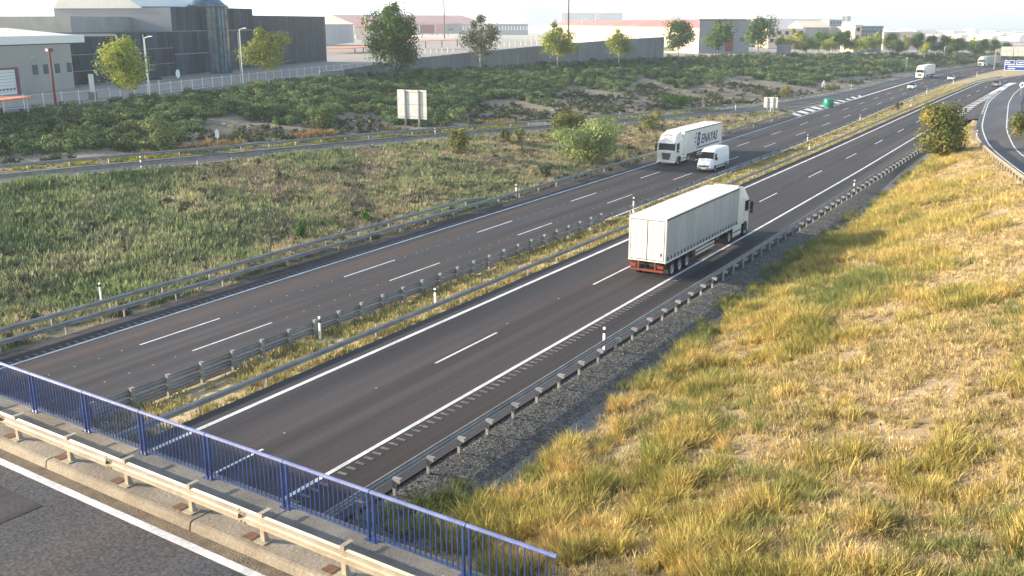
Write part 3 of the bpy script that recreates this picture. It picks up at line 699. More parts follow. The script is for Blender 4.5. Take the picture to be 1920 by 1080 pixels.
# left slope between the service road and the far carriageway
def ls_keep(x, y): return (x > SN(y) + .9) & (x < LE(y) - 2.9) & ~((x > LE(y) - 3.8) & (vnoise(x, y, 2, 71) > .2))
T_l = [template('tuft', tuft_mesh('tuft', F_GR_L, 26, (.22, .55), .030, .26, .6, s)) for s in (11, 12, 13)]
T_lb = [template('tuft', tuft_mesh('tuft', F_GR_LB, 24, (.18, .46), .030, .26, .8, s)) for s in (14, 15)]
def brown(x, y): return np.clip(.36 + 2.2 * vnoise(x, y, 16, 81) + 1.1 * vnoise(x, y, 5, 82) + .012 * (y - 62), 0, 1)
P = scatter_pts(-80, -49, 20, 190, 7, ls_keep, lambda x, y: farkeep(y, 85) * (1 - brown(x, y) * .9))
do_scatter('green_grass', P, .9, 1.6, T_l, F_GR_L, 'dull green grass covering the slope below the service road', 'grass')
P = scatter_pts(-80, -49, 20, 190, 6, ls_keep, lambda x, y: farkeep(y, 85) * brown(x, y))
do_scatter('brown_grass', P, .8, 1.5, T_lb, F_GR_LB, 'brownish dry grass in patches on the slope below the service road', 'grass')
T_sh = [template('low_shrub', leafball('low_shrub', F_SHRUB, 150, .55, .42, .085, s, .3, 4)) for s in (21, 22, 23)]
P = scatter_pts(-80, -49, 20, 200, .22, ls_keep)
do_scatter('low_shrubs', P, .7, 1.7, T_sh, F_SHRUB, 'low grey-green shrubs dotted over the slope below the service road', 'shrubs')
# median
T_m = [template('tuft', tuft_mesh('tuft', F_MED, 16, (.10, .28), .025, .16, .7, s)) for s in (31, 32)]
P = scatter_pts(-37.5, -28, 18, 300, 20, lambda x, y: (x > LI(y) + .75) & (x < RL(y) - 1.35), lambda x, y: farkeep(y, 55) * np.clip(.6 + 1.6 * vnoise(x, y, 1.8, 91), 0, 1))
do_scatter('median_grass', P, .7, 1.7, T_m, F_MED, 'short yellowish grass along the median between the guardrails', 'grass')
# verge under the far guardrail
P = scatter_pts(-54, -48, 20, 190, 5, lambda x, y: (x > LE(y) - 3.6) & (x < LE(y) - 2.1), lambda x, y: farkeep(y, 70) * np.clip(.4 + 1.4 * vnoise(x, y, 1.5, 95), 0, 1))
do_scatter('verge_grass', P, .4, .9, T_lb, F_GR_LB, 'thin dry grass under the guardrails of the far carriageway', 'grass')
# flowering weeds between the service road and the bank
T_y = [template('tuft', tuft_mesh('tuft', F_YFL, 20, (.2, .5), .05, .28, .6, s)) for s in (41, 42)]
T_r = [template('tuft', tuft_mesh('tuft', F_FLOW, 22, (.5, 1.1), .05, .35, .5, s)) for s in (43, 44)]
P = scatter_pts(-92, -65, 35, 190, 3, lambda x, y: (x > SF(y) - 2.4) & (x < SF(y) + .35), lambda x, y: np.clip(.55 + 1.5 * vnoise(x, y, 6, 96), 0, 1) * farkeep(y, 100))
do_scatter('yellow_weeds', P, .6, 1.2, T_y, F_YFL, 'yellow-green weeds along the outer guardrail of the service road', 'weeds')
P = scatter_pts(-105, -75, 35, 130, 2.0, lambda x, y: (x > SF(y) - 5.5) & (x < SF(y) - 2.2), lambda x, y: (vnoise(x, y, 7, 97) > .12) * 1.0)
do_scatter('red_weeds', P, .6, 1.1, T_r, F_FLOW, 'reddish flowering weeds at the foot of the hedge bank', 'weeds')

# the hedge bank: dense dark shrubs down to a wavy lower edge, then bare soil with scattered bushes
HB_U = np.array([-150, 0, 90, 200, 300, 350, 370, 400, 440, 470, 520, 570, 605, 640, 665, 700, 745, 800, 850, 905, 930, 985, 1030, 1045, 1065, 1110, 1165, 1182, 1200, 1250, 1285, 1310, 1330, 1400, 1480, 1520, 1560, 1620, 1700, 1800, 1900, 2050], float)
HB_V = np.array([292, 290, 288, 284, 282, 262, 250, 222, 214, 222, 232, 236, 246, 215, 212, 214, 238, 240, 234, 188, 186, 190, 202, 176, 158, 170, 176, 160, 148, 160, 168, 164, 150, 146, 162, 164, 150, 142, 132, 118, 112, 110], float)
def hedge_in(x, y, marg=0):
    z = ground_z(x, y); u, v, w = proj(x, y, z + .3)
    return (v < np.interp(u, HB_U, HB_V) + 5 * vnoise(u, v, 14, 99) + marg)
def bank_keep(x, y): return (x > KB(y) + .6) & (x < SF(y) - 3.2)
T_hg = [template('hedge_shrub', leafball('hedge_shrub', F_HEDGE, 520, 1.15, .95, .12, s, .35, 8, lobe_r=.5)) for s in (51, 52, 53, 54)]
P = scatter_pts(-146, -40, 40, 320, .55, lambda x, y: bank_keep(x, y) & hedge_in(x, y, -4), lambda x, y: np.clip(150 / np.maximum(y, 1), .35, 1))
do_scatter('hedge_shrubs', P, .8, 1.5, T_hg, F_HEDGE, 'dense dark green shrubs planted along the top of the long embankment', 'shrubs')
P = scatter_pts(-120, -30, 320, 620, .22, lambda x, y: bank_keep(x, y) & hedge_in(x, y, 0))
do_scatter('hedge_shrubs', P, 1.0, 1.8, T_hg, F_HEDGE, 'far end of the dark shrub planting beyond the entry lane', 'shrubs')
P = scatter_pts(-146, -45, 45, 420, .8, lambda x, y: bank_keep(x, y) & ~hedge_in(x, y, 6), lambda x, y: np.clip(.5 + 1.3 * vnoise(x, y, 9, 98), 0.05, 1))
do_scatter('bank_shrubs', P, .6, 2.0, T_sh, F_SHRUB, 'small dark shrubs scattered on the bare soil of the embankment', 'shrubs')
P = scatter_pts(-146, -45, 45, 300, .5, lambda x, y: bank_keep(x, y) & ~hedge_in(x, y, 0), lambda x, y: np.clip(.3 + 1.3 * vnoise(x, y, 5, 100), 0.0, 1))
do_scatter('bank_grass', P, .6, 1.3, T_lb, F_GR_LB, 'dry grass on the bare soil of the embankment', 'grass')

# ------------------------------------------------------------------ single bushes
BUSH = 'bushes beside the roads'
def bush(u, v, wpx, hpx, mat, leaf, n, label, name='bush', seed=1, lobes=8, zz=None):
    p = on_ground(u, v) if zz is None else at(u, v, zz)
    s = FPX / proj(*p)[2]; rx, h = wpx / s / 2, hpx / s
    r = empty(name, (p[0], p[1], p[2]), 0, label, 'bush', BUSH)
    m = leafball('foliage', mat, n, rx, h / 2, leaf, seed, .75, lobes, lobe_r=.55)
    o = link('foliage', m, r, (0, 0, h * .47)); o['kind'] = 'stuff'
    st = MB()
    q = random.Random(seed)
    for k in range(6):
        a = q.uniform(0, 6.28); st.tube([(0.05 * math.cos(a), .05 * math.sin(a), -.1), (rx * .3 * math.cos(a), rx * .3 * math.sin(a), h * .3), (rx * .55 * math.cos(a), rx * .55 * math.sin(a), h * .6)], [.05, .035, .015], 5)
    part('stem', st, M_WOOD, r); r.children[-1]['kind'] = 'stuff'
    return r
B_ = [(1765, 296, 100, 112, F_BUSHY, .17, 9000, 'large golden-green bush on the point between motorway and ramp', 12),
      (303, 286, 72, 66, F_HEDGE, .14, 2600, 'round dark bush at the foot of the bank above the service road', 9),
      (600, 244, 62, 58, F_HEDGE, .15, 2200, 'dark shrub bulging down over bare soil left of the sign backs', 8),
      (858, 294, 64, 52, F_OLIVE, .13, 2200, 'pale feathery bush at the service road verge, right of the sign backs', 8),
      (945, 270, 32, 30, F_OLIVE, .11, 900, 'small yellow-green bush between two feathery bushes on the service road verge', 6),
      (973, 272, 26, 32, F_OLIVE, .11, 800, 'narrow yellow-green bush just left of the big olive bush group', 6),
      (1068, 270, 96, 66, F_OLIVE, .14, 5200, 'tall yellow-topped bush overlapping the service road guardrail', 9),
      (1108, 308, 160, 84, F_FEATH, .15, 11000, 'wide grey-green bush group low on the slope behind the far guardrail', 12),
      (1018, 334, 40, 28, F_SHRUB, .11, 900, 'small dark bush near the far guardrail below the feathery bushes', 6),
      (1220, 245, 52, 44, F_OLIVE, .13, 1900, 'yellow-green bush between service road and white truck with lettering', 8),
      (1270, 206, 90, 30, F_BRIGHT, .16, 2400, 'long bright green shrub beside the yield sign', 9),
      (565, 452, 40, 34, F_BRIGHT, .10, 900, 'bright green weed clump right above the far guardrail', 6),
      (688, 420, 34, 24, F_BRIGHT, .10, 700, 'fresh green clump on the slope near the end of the double guardrail', 5),
      (1683, 208, 20, 20, F_SHRUB, .12, 500, 'small dark bush in the median grass strip', 5),
      (1437, 196, 40, 26, F_SHRUB, .14, 900, 'dark brownish bush above the small sign backs', 6),
      (1473, 186, 34, 26, F_OLIVE, .14, 900, 'olive bush beside the entry lane guardrail', 6),
      (1560, 172, 40, 16, F_OLIVE, .14, 700, 'low olive bush under the pale marker stone', 6),
      (1915, 262, 60, 70, F_BUSHY, .18, 1800, 'golden bush behind the outer guardrail of the exit ramp', 8),
      (1350, 158, 70, 30, F_HEDGE, .18, 1500, 'dark shrub mound low on the bank above the yield sign', 8),
      (1780, 128, 40, 18, F_OLIVE, .2, 600, 'olive shrubs on the far bank above the distant truck', 6)]
for k, (u, v, w_, h_, mt, lf, n_, lab, lo) in enumerate(B_):
    bush(u, v, w_, h_, mt, lf, n_, lab, 'bush', 100 + k, lo)

# ------------------------------------------------------------------ trees
TREES = 'street trees along the industrial estate'
def tree_meshes(mat, bark, H, rx, seed, n, leaf, lobes=9, tall=1.0):
    r = random.Random(seed); tr = MB(); tr.tube([(0, 0, -.3), (.04, .02, H * .22), (-.04, .05, H * .5), (0.05, 0, H * .85)], [.16, .13, .09, .03], 7)
    for k in range(9):
        a = r.uniform(0, 6.28); z0 = H * r.uniform(.25, .6); l = rx * r.uniform(.6, .95)
        tr.tube([(0, 0, z0), (l * .5 * math.cos(a), l * .5 * math.sin(a), z0 + H * .10), (l * math.cos(a), l * math.sin(a), z0 + H * r.uniform(.14, .3))], [.06, .04, .015], 5)
    trunk = tr.mesh('trunk', bark); hc = H * .43 * tall
    cm = MB(); leafball('', mat, n, rx, hc, leaf, seed, 0, lobes, mb=cm, org=(0, 0, H - hc * .98), lobe_r=.52)
    leafball('', mat, n // 6, rx * .45, hc * .55, leaf, seed + 1, 0, 4, mb=cm, org=(0, 0, H - hc * .25), lobe_r=.5)
    return trunk, cm.mesh('crown', mat)
def place_tree(u, vb, z, H, meshes, label, sc=1.0, group=TREES, sxy=1.0):
    p = at(u, vb, z); r = empty('tree', (p[0], p[1], z), random.uniform(0, 6.28), label, 'tree', group); r.scale = (sc * sxy, sc * sxy, sc)
    link('trunk', meshes[0], r); c = link('crown', meshes[1], r); c['kind'] = 'stuff'
    return r
TY = tree_meshes(F_TREE_Y, M_PALEBARK, 9.2, 4.6, 201, 6000, .21, 14)
TY2 = tree_meshes(F_TREE_Y, M_PALEBARK, 9.0, 5.4, 202, 6000, .22, 14)
TG = tree_meshes(F_TREE_G, M_WOOD, 13.2, 6.9, 203, 9000, .28, 16, 1.05)
TP = tree_meshes(F_TREE_P, M_PALEBARK, 10.2, 5.4, 204, 3200, .24, 11)
TG2 = tree_meshes(F_TREE_G, M_WOOD, 9.5, 5.6, 205, 4400, .28, 12)
TYP = tree_meshes(F_TREE_Y, M_PALEBARK, 8.5, 4.9, 206, 3200, .25, 10)
place_tree(238, 190, 5, 9.2, TY, 'yellow-green tree in front of the dark glass hall, nearest the warehouse', .95)
place_tree(503, 156, 5, 8.8, TY2, 'yellow-green tree at the far half of the dark hall, behind the hedge', 1.0)
place_tree(735, 146, 5, 11.5, TG, 'largest dark green tree, standing where the sheet metal fence begins', 1.02)
place_tree(900, 130, 5, 9.5, TP, 'pale sparse tree in front of the sheet metal fence', 1.1)
place_tree(1045, 124, 5, 9.5, TYP, 'yellow-green tree beside the thin lamp post on the metal fence', 1.18)
place_tree(1160, 119, 5, 8.5, TYP, 'smaller yellow-green tree between the pole and the dark tree pair', 1.0)
place_tree(1272, 110, 5, 9.5, TG2, 'dark green tree at the end of the metal fence', 1.15)
place_tree(1347, 106, 5, 9.5, TG2, 'green tree in front of the grey gable of the red-roofed warehouse', 1.12)
place_tree(1421, 103, 4.6, 10, TG2, 'green tree right of the grey gable with the red gate', 1.3)
FT = [(1490, 104, 52, 44, 0), (1535, 102, 50, 38, 1), (1582, 102, 56, 40, 1), (1622, 103, 30, 34, 0), (1640, 103, 28, 40, 0), (1668, 104, 34, 38, 1), (1695, 104, 30, 34, 0), (1720, 104, 36, 38, 1),
      (1745, 104, 32, 34, 1), (1768, 104, 36, 34, 1), (1795, 104, 34, 30, 1), (1820, 104, 32, 30, 0), (1842, 104, 28, 28, 1), (1862, 103, 26, 26, 1), (1512, 103, 30, 30, 1), (1555, 103, 34, 30, 0), (1606, 104, 30, 30, 0),
      (1682, 106, 26, 28, 1), (1733, 107, 26, 28, 0), (1782, 107, 28, 24, 1), (1830, 107, 30, 22, 1), (1885, 104, 26, 22, 1), (1465, 103, 30, 34, 0)]
ORD = 'first second third fourth fifth sixth seventh eighth ninth tenth eleventh twelfth thirteenth fourteenth'.split()
FT.sort(); cnt = [0, 0]
for k, (u, vb, w_, h_, g_) in enumerate(FT):
    z = float(ZP(450)) if u > 1600 else 3.2
    p = at(u, vb, z); s = FPX / proj(*p)[2]; H = h_ / s
    ms = (TYP, TG2)[g_]; sc = H / ((8.5, 9.5)[g_] * .98)
    nm = ['pale', 'dark'][g_]; cnt[g_] += 1; cnt[g_] -= 1
    place_tree(u, vb, z, H, ms, f'{ORD[cnt[g_]]} {nm} green tree, counted from the left, in the distant belt on the far bank', sc, 'distant tree belt at the top of the bank', (w_ / s / 2) / (sc * (4.4, 5.0)[g_]) * 1.05); cnt[g_] += 1

# ------------------------------------------------------------------ vehicles (each built facing local +Y, x to its right, origin on the road under its rear end)
M_RUSTRED = flat('rusty_red_bar', (0.20, 0.045, 0.022), .7, var=.4, scale=6)
def wheel_mesh(r, w, name='tyre'):
    m = MB(); n = 20; prof = [(-w / 2, r * .62), (-w / 2, r * .93), (-w / 2 + .03, r), (w / 2 - .03, r), (w / 2, r * .93), (w / 2, r * .62)]
    for (x, q) in prof:
        for k in range(n): a = 2 * math.pi * k / n; m.v.append((x, q * math.cos(a), q * math.sin(a)))
    for i in range(len(prof) - 1):
        for k in range(n): m.f.append((i * n + k, i * n + (k + 1) % n, (i + 1) * n + (k + 1) % n, (i + 1) * n + k)); m.m.append(0)
    return m.mesh(name, M_RUBBER, smooth=False)
def rim_mesh(r, w):
    m = MB(); n = 16
    for s in (-1, 1):
        o = len(m.v); xs = [w / 2 - .01, w / 2 - .07, w / 2 - .03]; rs = [r * .64, r * .5, r * .05]
        for x, q in zip(xs, rs):
            for k in range(n): a = 2 * math.pi * k / n; m.v.append((s * x, q * math.cos(a), q * math.sin(a)))
        for i in range(2):
            for k in range(n): m.f.append((o + i * n + k, o + i * n + (k + 1) % n, o + (i + 1) * n + (k + 1) % n, o + (i + 1) * n + k)); m.m.append(0)
    h = 3 * n
    for k in range(n): m.f.append((2 * n + k, 2 * n + (k + 1) % n, h + 2 * n + (k + 1) % n, h + 2 * n + k)); m.m.append(0)
    return m.mesh('rim', M_RIM)
TW = (wheel_mesh(.50, .30), rim_mesh(.50, .30)); TWD = (wheel_mesh(.52, .60), rim_mesh(.52, .60)); CW = (wheel_mesh(.32, .22), rim_mesh(.32, .22)); VW = (wheel_mesh(.35, .24), rim_mesh(.35, .24))
def wheel(W, parent, x, y, r):
    w = link('wheel', W[0], parent, (x, y, r)); link('rim', W[1], w); return w

def hull(stations, n_top=None):
    """skin over cross sections: list of (y, [(x,z)...]) half-profiles from bottom centre side up to the roof centre; mirrored"""
    m = MB(); rows = []
    for y, pr in stations:
        full = [(x, z) for x, z in pr] + [(-x, z) for x, z in pr[::-1] if x > 1e-6]
        rows.append([(x, y, z) for x, z in full])
    n = len(rows[0]); o = 0
    for r_ in rows: m.v += r_
    for i in range(len(rows) - 1):
        for k in range(n): m.f.append((i * n + k, i * n + (k + 1) % n, (i + 1) * n + (k + 1) % n, (i + 1) * n + k)); m.m.append(0)
    m.f.append(tuple(range(n))[::-1]); m.f.append(tuple((len(rows) - 1) * n + k for k in range(n))); m.m += [0, 0]
    return m

def text_mesh(s, size, mat, extr=0.008, shear=0.0, bold=0.0, name='lettering'):
    c = bpy.data.curves.new(name, 'FONT'); c.body = s; c.size = size; c.extrude = extr; c.shear = shear; c.offset = bold; c.resolution_u = 3
    o = bpy.data.objects.new(name, c); COL.objects.link(o)
    dg = bpy.context.evaluated_depsgraph_get(); me = bpy.data.meshes.new_from_object(o.evaluated_get(dg)); bpy.data.objects.remove(o)
    me.materials.clear(); me.materials.append(mat); return me

def semi(name, loc, rz, label, L=13.6, kind='curtain', detail=2, cab_gap=.55):
    t = empty(name, loc, rz, label, 'truck', 'lorries on the motorway'); W = 1.275; zb, zt = 1.12, 4.0
    body = MB().box(-W + .03, W - .03, .06, L, zb + .04, zt - .05)
    bo = part('trailer_box', body, M_TARP if kind == 'curtain' else M_WHITE_T, t, bevel=.02)
    part('trailer_roof', MB().prism([(0.0, zt - .06), (0.0, zt - .01), (L * .5, zt + .03), (L + .02, zt - .01), (L + .02, zt - .06)], -W, W), M_WHITE_T, t, bevel=.01)
    fr = MB().box(-W, -W + .10, -.02, .08, zb, zt - .06).box(W - .10, W, -.02, .08, zb, zt - .06).box(-W + .1, W - .1, -.02, .07, zt - .18, zt - .062).box(-W + .1, W - .1, -.02, .07, zb, zb + .10)
    o = part('rear_frame', fr, M_WHITE_T, t, bevel=.01)
    fm = MB().box(-W + .1, W - .1, 0.0, .05, zb + .1, zt - .18); part('door_seal', fm, M_BLACK, t)
    for s in (-1, 1):
        d = part('rear_door', MB().box(.03 if s > 0 else -W + .14, W - .14 if s > 0 else -.03, -.03, .02, zb + .14, zt - .22), M_WHITE_T, t, bevel=.012)
        if detail > 1:
            for q in (.35, .85):
                part('lock_bar', MB().tube([(s * q, -.05, zb + .2), (s * q, -.05, zt - .3)], .008, 6), M_WHITE_T, d)
            for hz in (1.5, 2.4, 3.4): part('hinge', MB().box(s * (W - .2) - .07, s * (W - .2) + .07, -.05, -.028, hz, hz + .05), M_WHITE_T, d)
    if detail > 1:
        part('placard', MB().box(.90, 1.04, -.04, -.031, 1.55, 1.75), M_GREYCAR, t)
        part('placard', MB().box(.80, 1.06, -.04, -.031, 1.34, 1.46), M_WHITE, t)
    part('top_rail', MB().box(-W - .012, -W + .03, 0, L, zt - .14, zt - .05).box(W - .03, W + .012, 0, L, zt - .14, zt - .05), M_BLACK, t) ; t.children[-1]['kind'] = 'stuff'
    rl = part('side_rail', MB().box(W - .05, W + .015, 0, L, zb - .02, zb + .10), M_WHITE_T, t); part('side_rail', MB().box(-W - .015, -W + .05, 0, L, zb - .02, zb + .10), M_WHITE_T, t)
    if kind == 'curtain':
        bm_ = MB().box(-.012, .012, -.045, .045, 0, .24).mesh('curtain_strap', M_BLACK)
        n = 24
        for s in (-1, 1):
            for k in range(n): link('curtain_strap', bm_, t, (s * (W + .003), .4 + (L - .7) * k / (n - 1), zb + .12)).rotation_euler = (.0, 0, 0)
        for s in (-1, 1):
            fold = MB()
            for k in range(13): fold.box(s * (W - .029) - .004, s * (W - .029) + .004, .5 + k * 1.05, .53 + k * 1.05, zb + .3, zt - .16)
            f = part('curtain_fold', fold, M_TARP, t); f['kind'] = 'stuff'
        part('corner_post', MB().box(W - .04, W + .02, L - .12, L + .01, zb, zt - .05).box(-W - .02, -W + .04, L - .12, L + .01, zb, zt - .05), M_WHITE_T, t); t.children[-1]['kind'] = 'stuff'
    part('chassis', MB().box(-.55, -.38, .4, L - .3, .82, 1.1).box(.38, .55, .4, L - .3, .82, 1.1).box(-1.15, 1.15, .25, .5, .84, 1.1).box(-1.1, 1.1, 4.6, 4.75, .9, 1.1).box(-.5, .5, 1.2, 4.6, .5, .8), M_CHASSIS, t); t.children[-1]['kind'] = 'stuff'
    part('underrun_bar', MB().box(-1.15, 1.15, -.02, .08, .48, .60).box(-.62, -.52, .0, .1, .6, 1.1).box(.52, .62, .0, .1, .6, 1.1), M_CHASSIS if detail < 2 else M_RUSTRED, t)
    for s in (-1, 1):
        part('tail_lamp', MB().box(s * .95 - .2, s * .95 + .2, -.05, .05, .74, .90), M_REDLAMP, t)
        part('mudflap', MB().box(s * 1.0 - .22, s * 1.0 + .22, .62, .64, .32, .9), M_BLACK, t)
        part('side_guard', MB().box(s * 1.2 - .02, s * 1.2 + .02, 5.6, 9.2, .52, .64).box(s * 1.2 - .02, s * 1.2 + .02, 5.6, 9.2, .78, .9), M_WHITE_T, t); t.children[-1]['kind'] = 'stuff'
        part('landing_leg', MB().box(s * .9 - .06, s * .9 + .06, 10.3, 10.42, .35, 1.1), M_CHASSIS, t)
        for y in (1.35, 2.66, 3.97): wheel(TW, t, s * 1.06, y, .50)
    part('pallet_box', MB().box(-1.15, 1.15, 4.9, 5.5, .45, .85), M_CHASSIS, t)
    # tractor
    y0 = L - 2.5
    part('tractor_frame', MB().box(-.45, .45, y0 + .1, y0 + 3.9, .55, .95).box(-1.2, 1.2, y0 + .15, y0 + 1.5, .9, 1.06), M_CHASSIS, t)
    for s in (-1, 1):
        wheel(TWD, t, s * .92, y0 + .85, .52); wheel(TW, t, s * 1.09, L + cab_gap + 1.45, .50)
        fairing = part('side_fairing', MB().box(s * 1.22 - .03, s * 1.22 + .03, y0 + 1.55, y0 + 3.45, .34, 1.12), M_WHITE_T, t, bevel=.02)
        part('side_step', MB().box(s * 1.255 - .012, s * 1.255 + .012, y0 + 1.7, y0 + 3.3, .66, .74), M_BLACK, fairing)
        part('fuel_tank', MB().box(s * .9 - .28, s * .9 + .28, y0 + 1.65, y0 + 3.35, .42, 1.0), M_CHASSIS, t)
        part('mudguard', MB().box(s * 1.0 - .25, s * 1.0 + .25, y0 + .2, y0 + 1.45, 1.06, 1.10), M_BLACK, t)
    c0 = L + cab_gap; c1 = c0 + 2.25
    def sec(y, zbot, zmid, ztop, wtop=1.08, wm=1.245, cr=.16):
        return (y, [(0.0, zbot), (wm - .05, zbot), (wm, zbot + .08), (wm, zmid), (wtop + .02, ztop - cr), (wtop - .10, ztop - .03), (0.0, ztop)])
    cab = hull([sec(c0, .95, 2.95, 3.72), sec(c0 + .3, .95, 2.98, 3.86), sec(c0 + .95, 1.0, 2.98, 3.88), sec(c0 + 1.45, 1.0, 2.96, 3.74, 1.06), sec(c0 + 1.85, .62, 2.88, 3.36, 1.08), sec(c0 + 2.02, .45, 2.84, 3.05, 1.12), sec(c0 + 2.12, .42, 2.15, 2.30, 1.19, 1.23), (c0 + 2.26, [(0.0, .36), (1.15, .36), (1.21, .44), (1.215, 1.2), (1.20, 1.62), (1.12, 1.78), (0.0, 1.80)]), (c0 + 2.30, [(0.0, .40), (1.10, .40), (1.16, .5), (1.16, 1.2), (1.14, 1.5), (1.08, 1.62), (0.0, 1.64)])])
    cb = part('cab', cab, M_WHITE_T, t, bevel=.015)
    part('windscreen', MB().add([(-1.10, c0 + 2.245, 1.83), (1.10, c0 + 2.245, 1.83), (1.04, c0 + 2.075, 2.78), (-1.04, c0 + 2.075, 2.78), (-1.10, c0 + 2.20, 1.83), (1.10, c0 + 2.20, 1.83), (1.04, c0 + 2.03, 2.78), (-1.04, c0 + 2.03, 2.78)], [(0, 1, 2, 3), (5, 4, 7, 6), (0, 4, 5, 1), (3, 2, 6, 7), (1, 5, 6, 2), (4, 0, 3, 7)]), M_GLASS, cb)
    part('sun_visor', MB().add([(-1.05, c0 + 2.06, 2.80), (1.05, c0 + 2.06, 2.80), (1.03, c0 + 2.34, 2.70), (-1.03, c0 + 2.34, 2.70), (-1.05, c0 + 2.06, 2.95), (1.05, c0 + 2.06, 2.95), (1.03, c0 + 2.34, 2.76), (-1.03, c0 + 2.34, 2.76)], [(0, 3, 2, 1), (4, 5, 6, 7), (0, 1, 5, 4), (3, 7, 6, 2), (0, 4, 7, 3), (1, 2, 6, 5)]), M_WHITE_T if name == 'articulated_lorry' else M_BLACK, cb)
    part('roof_hatch', MB().box(-.4, .4, c0 + 1.5, c0 + 1.58, 3.62, 3.72), M_BLACK, cb)
    gr = MB().add([(-.62, c0 + 2.325, 1.52), (.62, c0 + 2.325, 1.52), (.44, c0 + 2.325, .72), (-.44, c0 + 2.325, .72), (-.62, c0 + 2.28, 1.52), (.62, c0 + 2.28, 1.52), (.44, c0 + 2.28, .72), (-.44, c0 + 2.28, .72)], [(3, 2, 1, 0), (4, 5, 6, 7), (0, 1, 5, 4), (2, 3, 7, 6), (1, 2, 6, 5), (3, 0, 4, 7)])
    g = part('grille', gr, M_BLACK, cb)
    for k in range(5):
        w = .42 + .03 * k; part('grille_bar', MB().box(-w, w, c0 + 2.30, c0 + 2.35, .80 + .14 * k, .87 + .14 * k), M_GREYCAR if detail else M_GALV, g)
    part('front_plate', MB().box(-.3, .3, c0 + 2.30, c0 + 2.33, .52, .64), M_WHITE, cb)
    for s in (-1, 1):
        part('headlight', MB().box(s * .92 - .2, s * .92 + .2, c0 + 2.25, c0 + 2.325, .62, .84), M_HEAD, cb, bevel=.03)
        part('side_window', MB().add([(s * 1.262, c0 + 1.15, 1.95), (s * 1.262, c0 + 2.02, 1.90), (s * 1.262, c0 + 1.94, 2.72), (s * 1.262, c0 + 1.15, 2.72), (s * 1.22, c0 + 1.15, 1.95), (s * 1.22, c0 + 2.02, 1.90), (s * 1.22, c0 + 1.94, 2.72), (s * 1.22, c0 + 1.15, 2.72)], [(0, 1, 2, 3), (7, 6, 5, 4), (0, 4, 5, 1), (2, 6, 7, 3), (1, 5, 6, 2), (0, 3, 7, 4)]), M_GLASS, cb)
        part('mirror', MB().box(s * 1.46 - .10, s * 1.46 + .10, c0 + 2.05, c0 + 2.22, 1.95, 2.55).box(s * 1.46 - .10, s * 1.46 + .10, c0 + 2.05, c0 + 2.22, 1.68, 1.9).box(min(s * 1.2, s * 1.46), max(s * 1.2, s * 1.46), c0 + 2.12, c0 + 2.16, 2.58, 2.62), M_BLACK, cb)
        part('wheel_arch', MB().prism([(c0 + 1.0, .40), (c0 + 1.02, .85), (c0 + 1.2, 1.08), (c0 + 1.45, 1.16), (c0 + 1.7, 1.08), (c0 + 1.88, .85), (c0 + 1.9, .40)], s * 1.248 - .012, s * 1.248 + .006), M_BLACK, cb)
        part('cab_side_flap', MB().box(s * 1.2 - .02, s * 1.2 + .02, c0 - .38, c0, 1.2, 3.6), M_WHITE_T, cb)
    part('roof_fairing', MB().prism([(c0 - .05, 3.5), (c0 - .05, 3.98), (c0 + .5, 3.97), (c0 + 1.25, 3.80), (c0 + 1.6, 3.5)], -1.0, 1.0), M_WHITE_T, cb, bevel=.06, seg=2)
    part('front_bumper', MB().box(-1.2, 1.2, c0 + 2.18, c0 + 2.36, .34, .50), M_WHITE_T, cb, bevel=.03)
    part('door_line', MB().box(1.247, 1.252, c0 + 1.02, c0 + 1.04, .95, 2.8).box(-1.252, -1.247, c0 + 1.02, c0 + 1.04, .95, 2.8), M_BLACK, cb); cb.children[-1]['kind'] = 'stuff'
    return t
lorry = semi('articulated_lorry', (-23.76, 56.15, ZR), 0, 'white curtain-sided articulated lorry seen from behind in the near carriageway', 14.1, 'curtain', 2, .45)
ben = semi('articulated_lorry', (-45.85, 129.9, ZL), math.pi, 'white lorry with BENAYAS lettering on its side driving beside a van', 13.9, 'box', 1, .5)
wd = 13.9
lm = text_mesh('ENAYAS', 1.15, M_NAVY, .01, .28, .022)
# the near side of this lorry for the viewer is its left (local -x); text runs from the cab backwards
def side_text(parent, me, ystart, z, xs=1.285, zs=1.0, ys=1.0):
    o = link('lettering', me, parent); o.rotation_euler = (math.pi / 2, 0, -math.pi / 2); o.location = (-xs, ystart, z); o.scale = (ys, zs, 1); o['kind'] = 'stuff'; return o
side_text(ben, lm, 8.0, 1.92, 1.262, 1.45, 1.42)
side_text(ben, text_mesh('B', 1.9, M_NAVY, .01, .22, .05), 9.55, 1.78, 1.262, 1.25, 1.0)
part('underline_stripe', MB().add([(-1.262, 9.6, 1.42), (-1.262, .9, 1.42), (-1.262, .9, 1.56), (-1.262, 9.6, 1.56)], [(0, 1, 2, 3)]), M_NAVY, ben)
lg = MB()
for (yy, zz, w_, h_) in ((9.9, 3.15, .34, .34), (10.35, 2.75, .5, .22), (9.95, 2.55, .25, .5), (10.5, 2.3, .55, .16), (10.0, 2.05, .3, .4), (10.45, 1.85, .4, .14), (9.6, 3.35, .5, .12), (10.6, 3.1, .4, .12)):
    lg.add([(-1.262, yy + w_ / 2, zz), (-1.262, yy - w_ / 2, zz + .08), (-1.262, yy - w_ / 2 - .1, zz + h_), (-1.262, yy + w_ / 2 - .1, zz + h_ - .06)], [(0, 1, 2, 3)])
q = part('emblem', lg, M_NAVY, ben); q['kind'] = 'stuff'
semi('articulated_lorry', (-50.6, 349.5, ZL), math.pi - .06, 'white lorry on the far carriageway beside the thick white line, behind two white cars', 12.5, 'box', 0)
semi('articulated_lorry', (-40.6, 452.0, ZL), math.pi - .30, 'small distant white lorry coming round the bend under the gantry', 12.5, 'curtain', 0)

